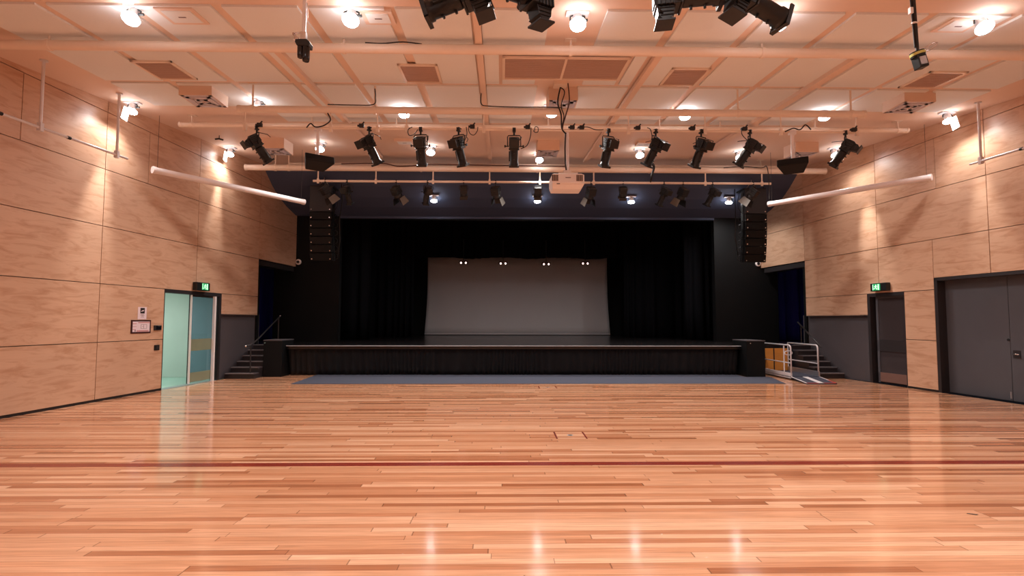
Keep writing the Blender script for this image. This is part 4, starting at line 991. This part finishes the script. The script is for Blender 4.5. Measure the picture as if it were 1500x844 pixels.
# ------------------------------------------------------------------ white tubes and wall bars
def white_tube(a, b, label, wires):
    a = Vector(a); b = Vector(b); c = (a+b)/2
    r = empty('white_tube', c, label=label, cat='tube', group='long white tubes hanging beside the stage')
    f = MB(); f.cyl(a-c, b-c, .072, n=24); f.build('tube', 'white', r)
    u = (b-a).normalized()
    for p, s in ((a, -1), (b, 1)):
        f = MB(); f.cyl(p-c-u*s*.04, p-c+u*s*.025, .08, n=24); f.build('end_cap', 'white', r)
    for p in wires:
        q = a.lerp(b, p); f = MB(); f.cyl(q-c+Vector((0, 0, .07)), Vector((q.x, q.y, cz(q.y)-.005))-c, .004, n=6); f.build('wire', 'cable', r)
white_tube((-7.78, 12.16, 5.0), (-5.62, 15.4, 5.0), 'long white tube hanging beside the left wood wall', (.02, .98))
white_tube((9.98, 12.36, 5.0), (7.66, 15.34, 5.0), 'long white tube hanging beside the right wood wall', (.02, .98))
def wall_bar(pts_top, a, b, label):
    r = empty('hanging_bar', a, label=label, cat='bar', group='thin white bars hanging beside the side walls'); a = Vector(a); b = Vector(b)
    f = MB(); f.cyl((0, 0, 0), b-a, .022, n=12); f.build('bar', 'whitemetal', r)
    f = MB()
    for t in (.3, .45, .62, .8): q = (b-a)*t; f.cyl(q-(b-a).normalized()*.03, q+(b-a).normalized()*.03, .03, n=10)
    f.build('joint_collar', 'black', r)
    for q in pts_top:
        q = Vector(q); f = MB(); f.cyl(Vector((q.x, q.y, q.z))-a, Vector((q.x, q.y, cz(q.y)))-a, .024, n=12); f.cyl(Vector((q.x, q.y, cz(q.y)-.02))-a, Vector((q.x, q.y, cz(q.y)))-a, .06, n=14)
        f.box(q.x-a.x-.035, q.x-a.x+.035, q.y-a.y-.035, q.y-a.y+.035, q.z-a.z-.06, q.z-a.z+.08); f.build('drop_rod', 'whitemetal', r)
q1 = at(59, 187, 9.16); q2 = at(171, 227, 10.79)
u = (q2-q1)
wall_bar((q1, q2), q1-u*3.0, q2+u*.17, 'thin white bar hanging on two rods beside the left wood wall')
q1 = at(1437, 236, 10.85); u = Vector(((q1.x-CX)*.0+.15, -1.6, 0)); e0 = at(1421, 241, 11.15); u = (q1-e0).normalized()
e1_ = at(1500, 217, 9.75)
wall_bar((q1,), e0, e0+(e1_-e0)*3.2, 'thin white bar hanging on one rod beside the right wood wall')

# ------------------------------------------------------------------ pendants in the foreground
p = at(445, 58, 6.0)
r = empty('hanging_camera', (p.x, 6.0, cz(6.0)), label='small black twin lens unit on a white pole near the top left', cat='hanging device')
zz = p.z-cz(6)
f = MB(); f.cyl((0, 0, 0), (0, 0, zz+.03), .021, n=16); f.cyl((0, 0, zz+.30), (0, 0, zz+.315), .025, n=16); f.cyl((0, 0, 0), (0, 0, -.02), .06, n=16); f.build('pole', 'white', r)
f = MB(); f.tube([(.03, -.01, zz+.42), (.036, -.01, zz+.3), (.035, -.01, zz+.2)], .008, 6); f.build('cable_tie', 'white', r)
f = MB(); f.tube([(-.12, -.02, zz+.06), (-.02, -.02, zz+.07)], .010, 8); f.tube([(-.11, -.03, zz+.05), (-.03, -.03, zz-.03)], .012, 8); f.box(-.03, .03, -.03, .03, zz-.02, zz+.08); f.cyl((-.09, -.04, zz-.02), (-.04, -.04, zz-.02), .022, n=10); f.build('clamp', 'chrome', r)
f = MB(); f.prism([(-.07, zz-.02), (.05, zz-.02), (.085, zz-.05), (.08, zz-.10), (-.06, zz-.09), (-.08, zz-.05)], -.06, .06, 'Y'); bdy = f.build('body', 'black', r, bevel=.006)
for x, rr, l in ((-.025, .036, .22), (.035, .042, .26)):
    f = MB(); f.lathe([(rr*.8, -.08), (rr, -.1), (rr, -l+.03), (rr*.85, -l), (.01, -l)], 16, T=Matrix.Translation((x, -.02, zz))); f.build('lens_barrel', 'blackgloss', bdy)
p = at(1346.5, 76, 6.0)
r = empty('hanging_device', (p.x-.02, 6.0, cz(6.0)), label='black device with a yellow band on a black pole at top right', cat='hanging device')
zz = p.z-cz(6)
f = MB(); f.cyl((-.03, 0, 0), (0, 0, zz), .018, n=14); f.cyl((-.06, .02, 0), (-.025, .0, zz+.05), .010, n=10); f.cyl((-.03, 0, 0), (-.03, 0, -.02), .06, n=14); f.build('pole', 'cable', r)
f = MB(); f.cyl((-.025, 0, zz+.33), (-.024, 0, zz+.345), .030, n=12); f.box(-.075, -.04, -.02, .02, zz+.45, zz+.52); f.build('cable_tie', 'white', r)
f = MB(); f.tube([(.05+.17*(1-math.cos(t))*.5*1.0, -.02, zz+.0+.1*(1-math.cos(t))*.5+.028*math.sin(t)) for t in [i*math.pi/10 for i in range(20)]], .008, 8, closed=True); f.build('cable_loop', 'chrome', r)
Tm = Matrix.Translation((0, 0, zz-.03)) @ Matrix.Rotation(math.radians(-14), 4, 'Y')
f = MB(); f.cyl((0, 0, -.03), (0, 0, .03), .075, n=20, T=Tm); f.box(-.055, .05, -.06, .05, -.17, -.02, T=Tm); bdy = f.build('body', 'black', r, bevel=.01)
f = MB(); f.cyl((0, 0, -.012), (0, 0, .016), .078, n=20, T=Tm); tag(f.build('band', 'yellow', bdy), 'yellow band')
f = MB(); f.box(-.045, .03, -.066, -.06, -.14, -.05, T=Tm); tag(f.build('window', 'alu', bdy), 'silver front window')
# small speaker clip near the far left washer
f = MB(); c = at(321, 205, 13.9); f.tube([(-.1, 0, .02), (0, 0, .03), (.1, 0, .0)], .022, 8); f.cyl((0, 0, .02), (0, 0, cz(13.9)-c.z), .01, n=6)
tag(f.build('ceiling_clip', 'black', loc=c), 'short black curved clip under the ceiling beside the far left washer', 'clip')
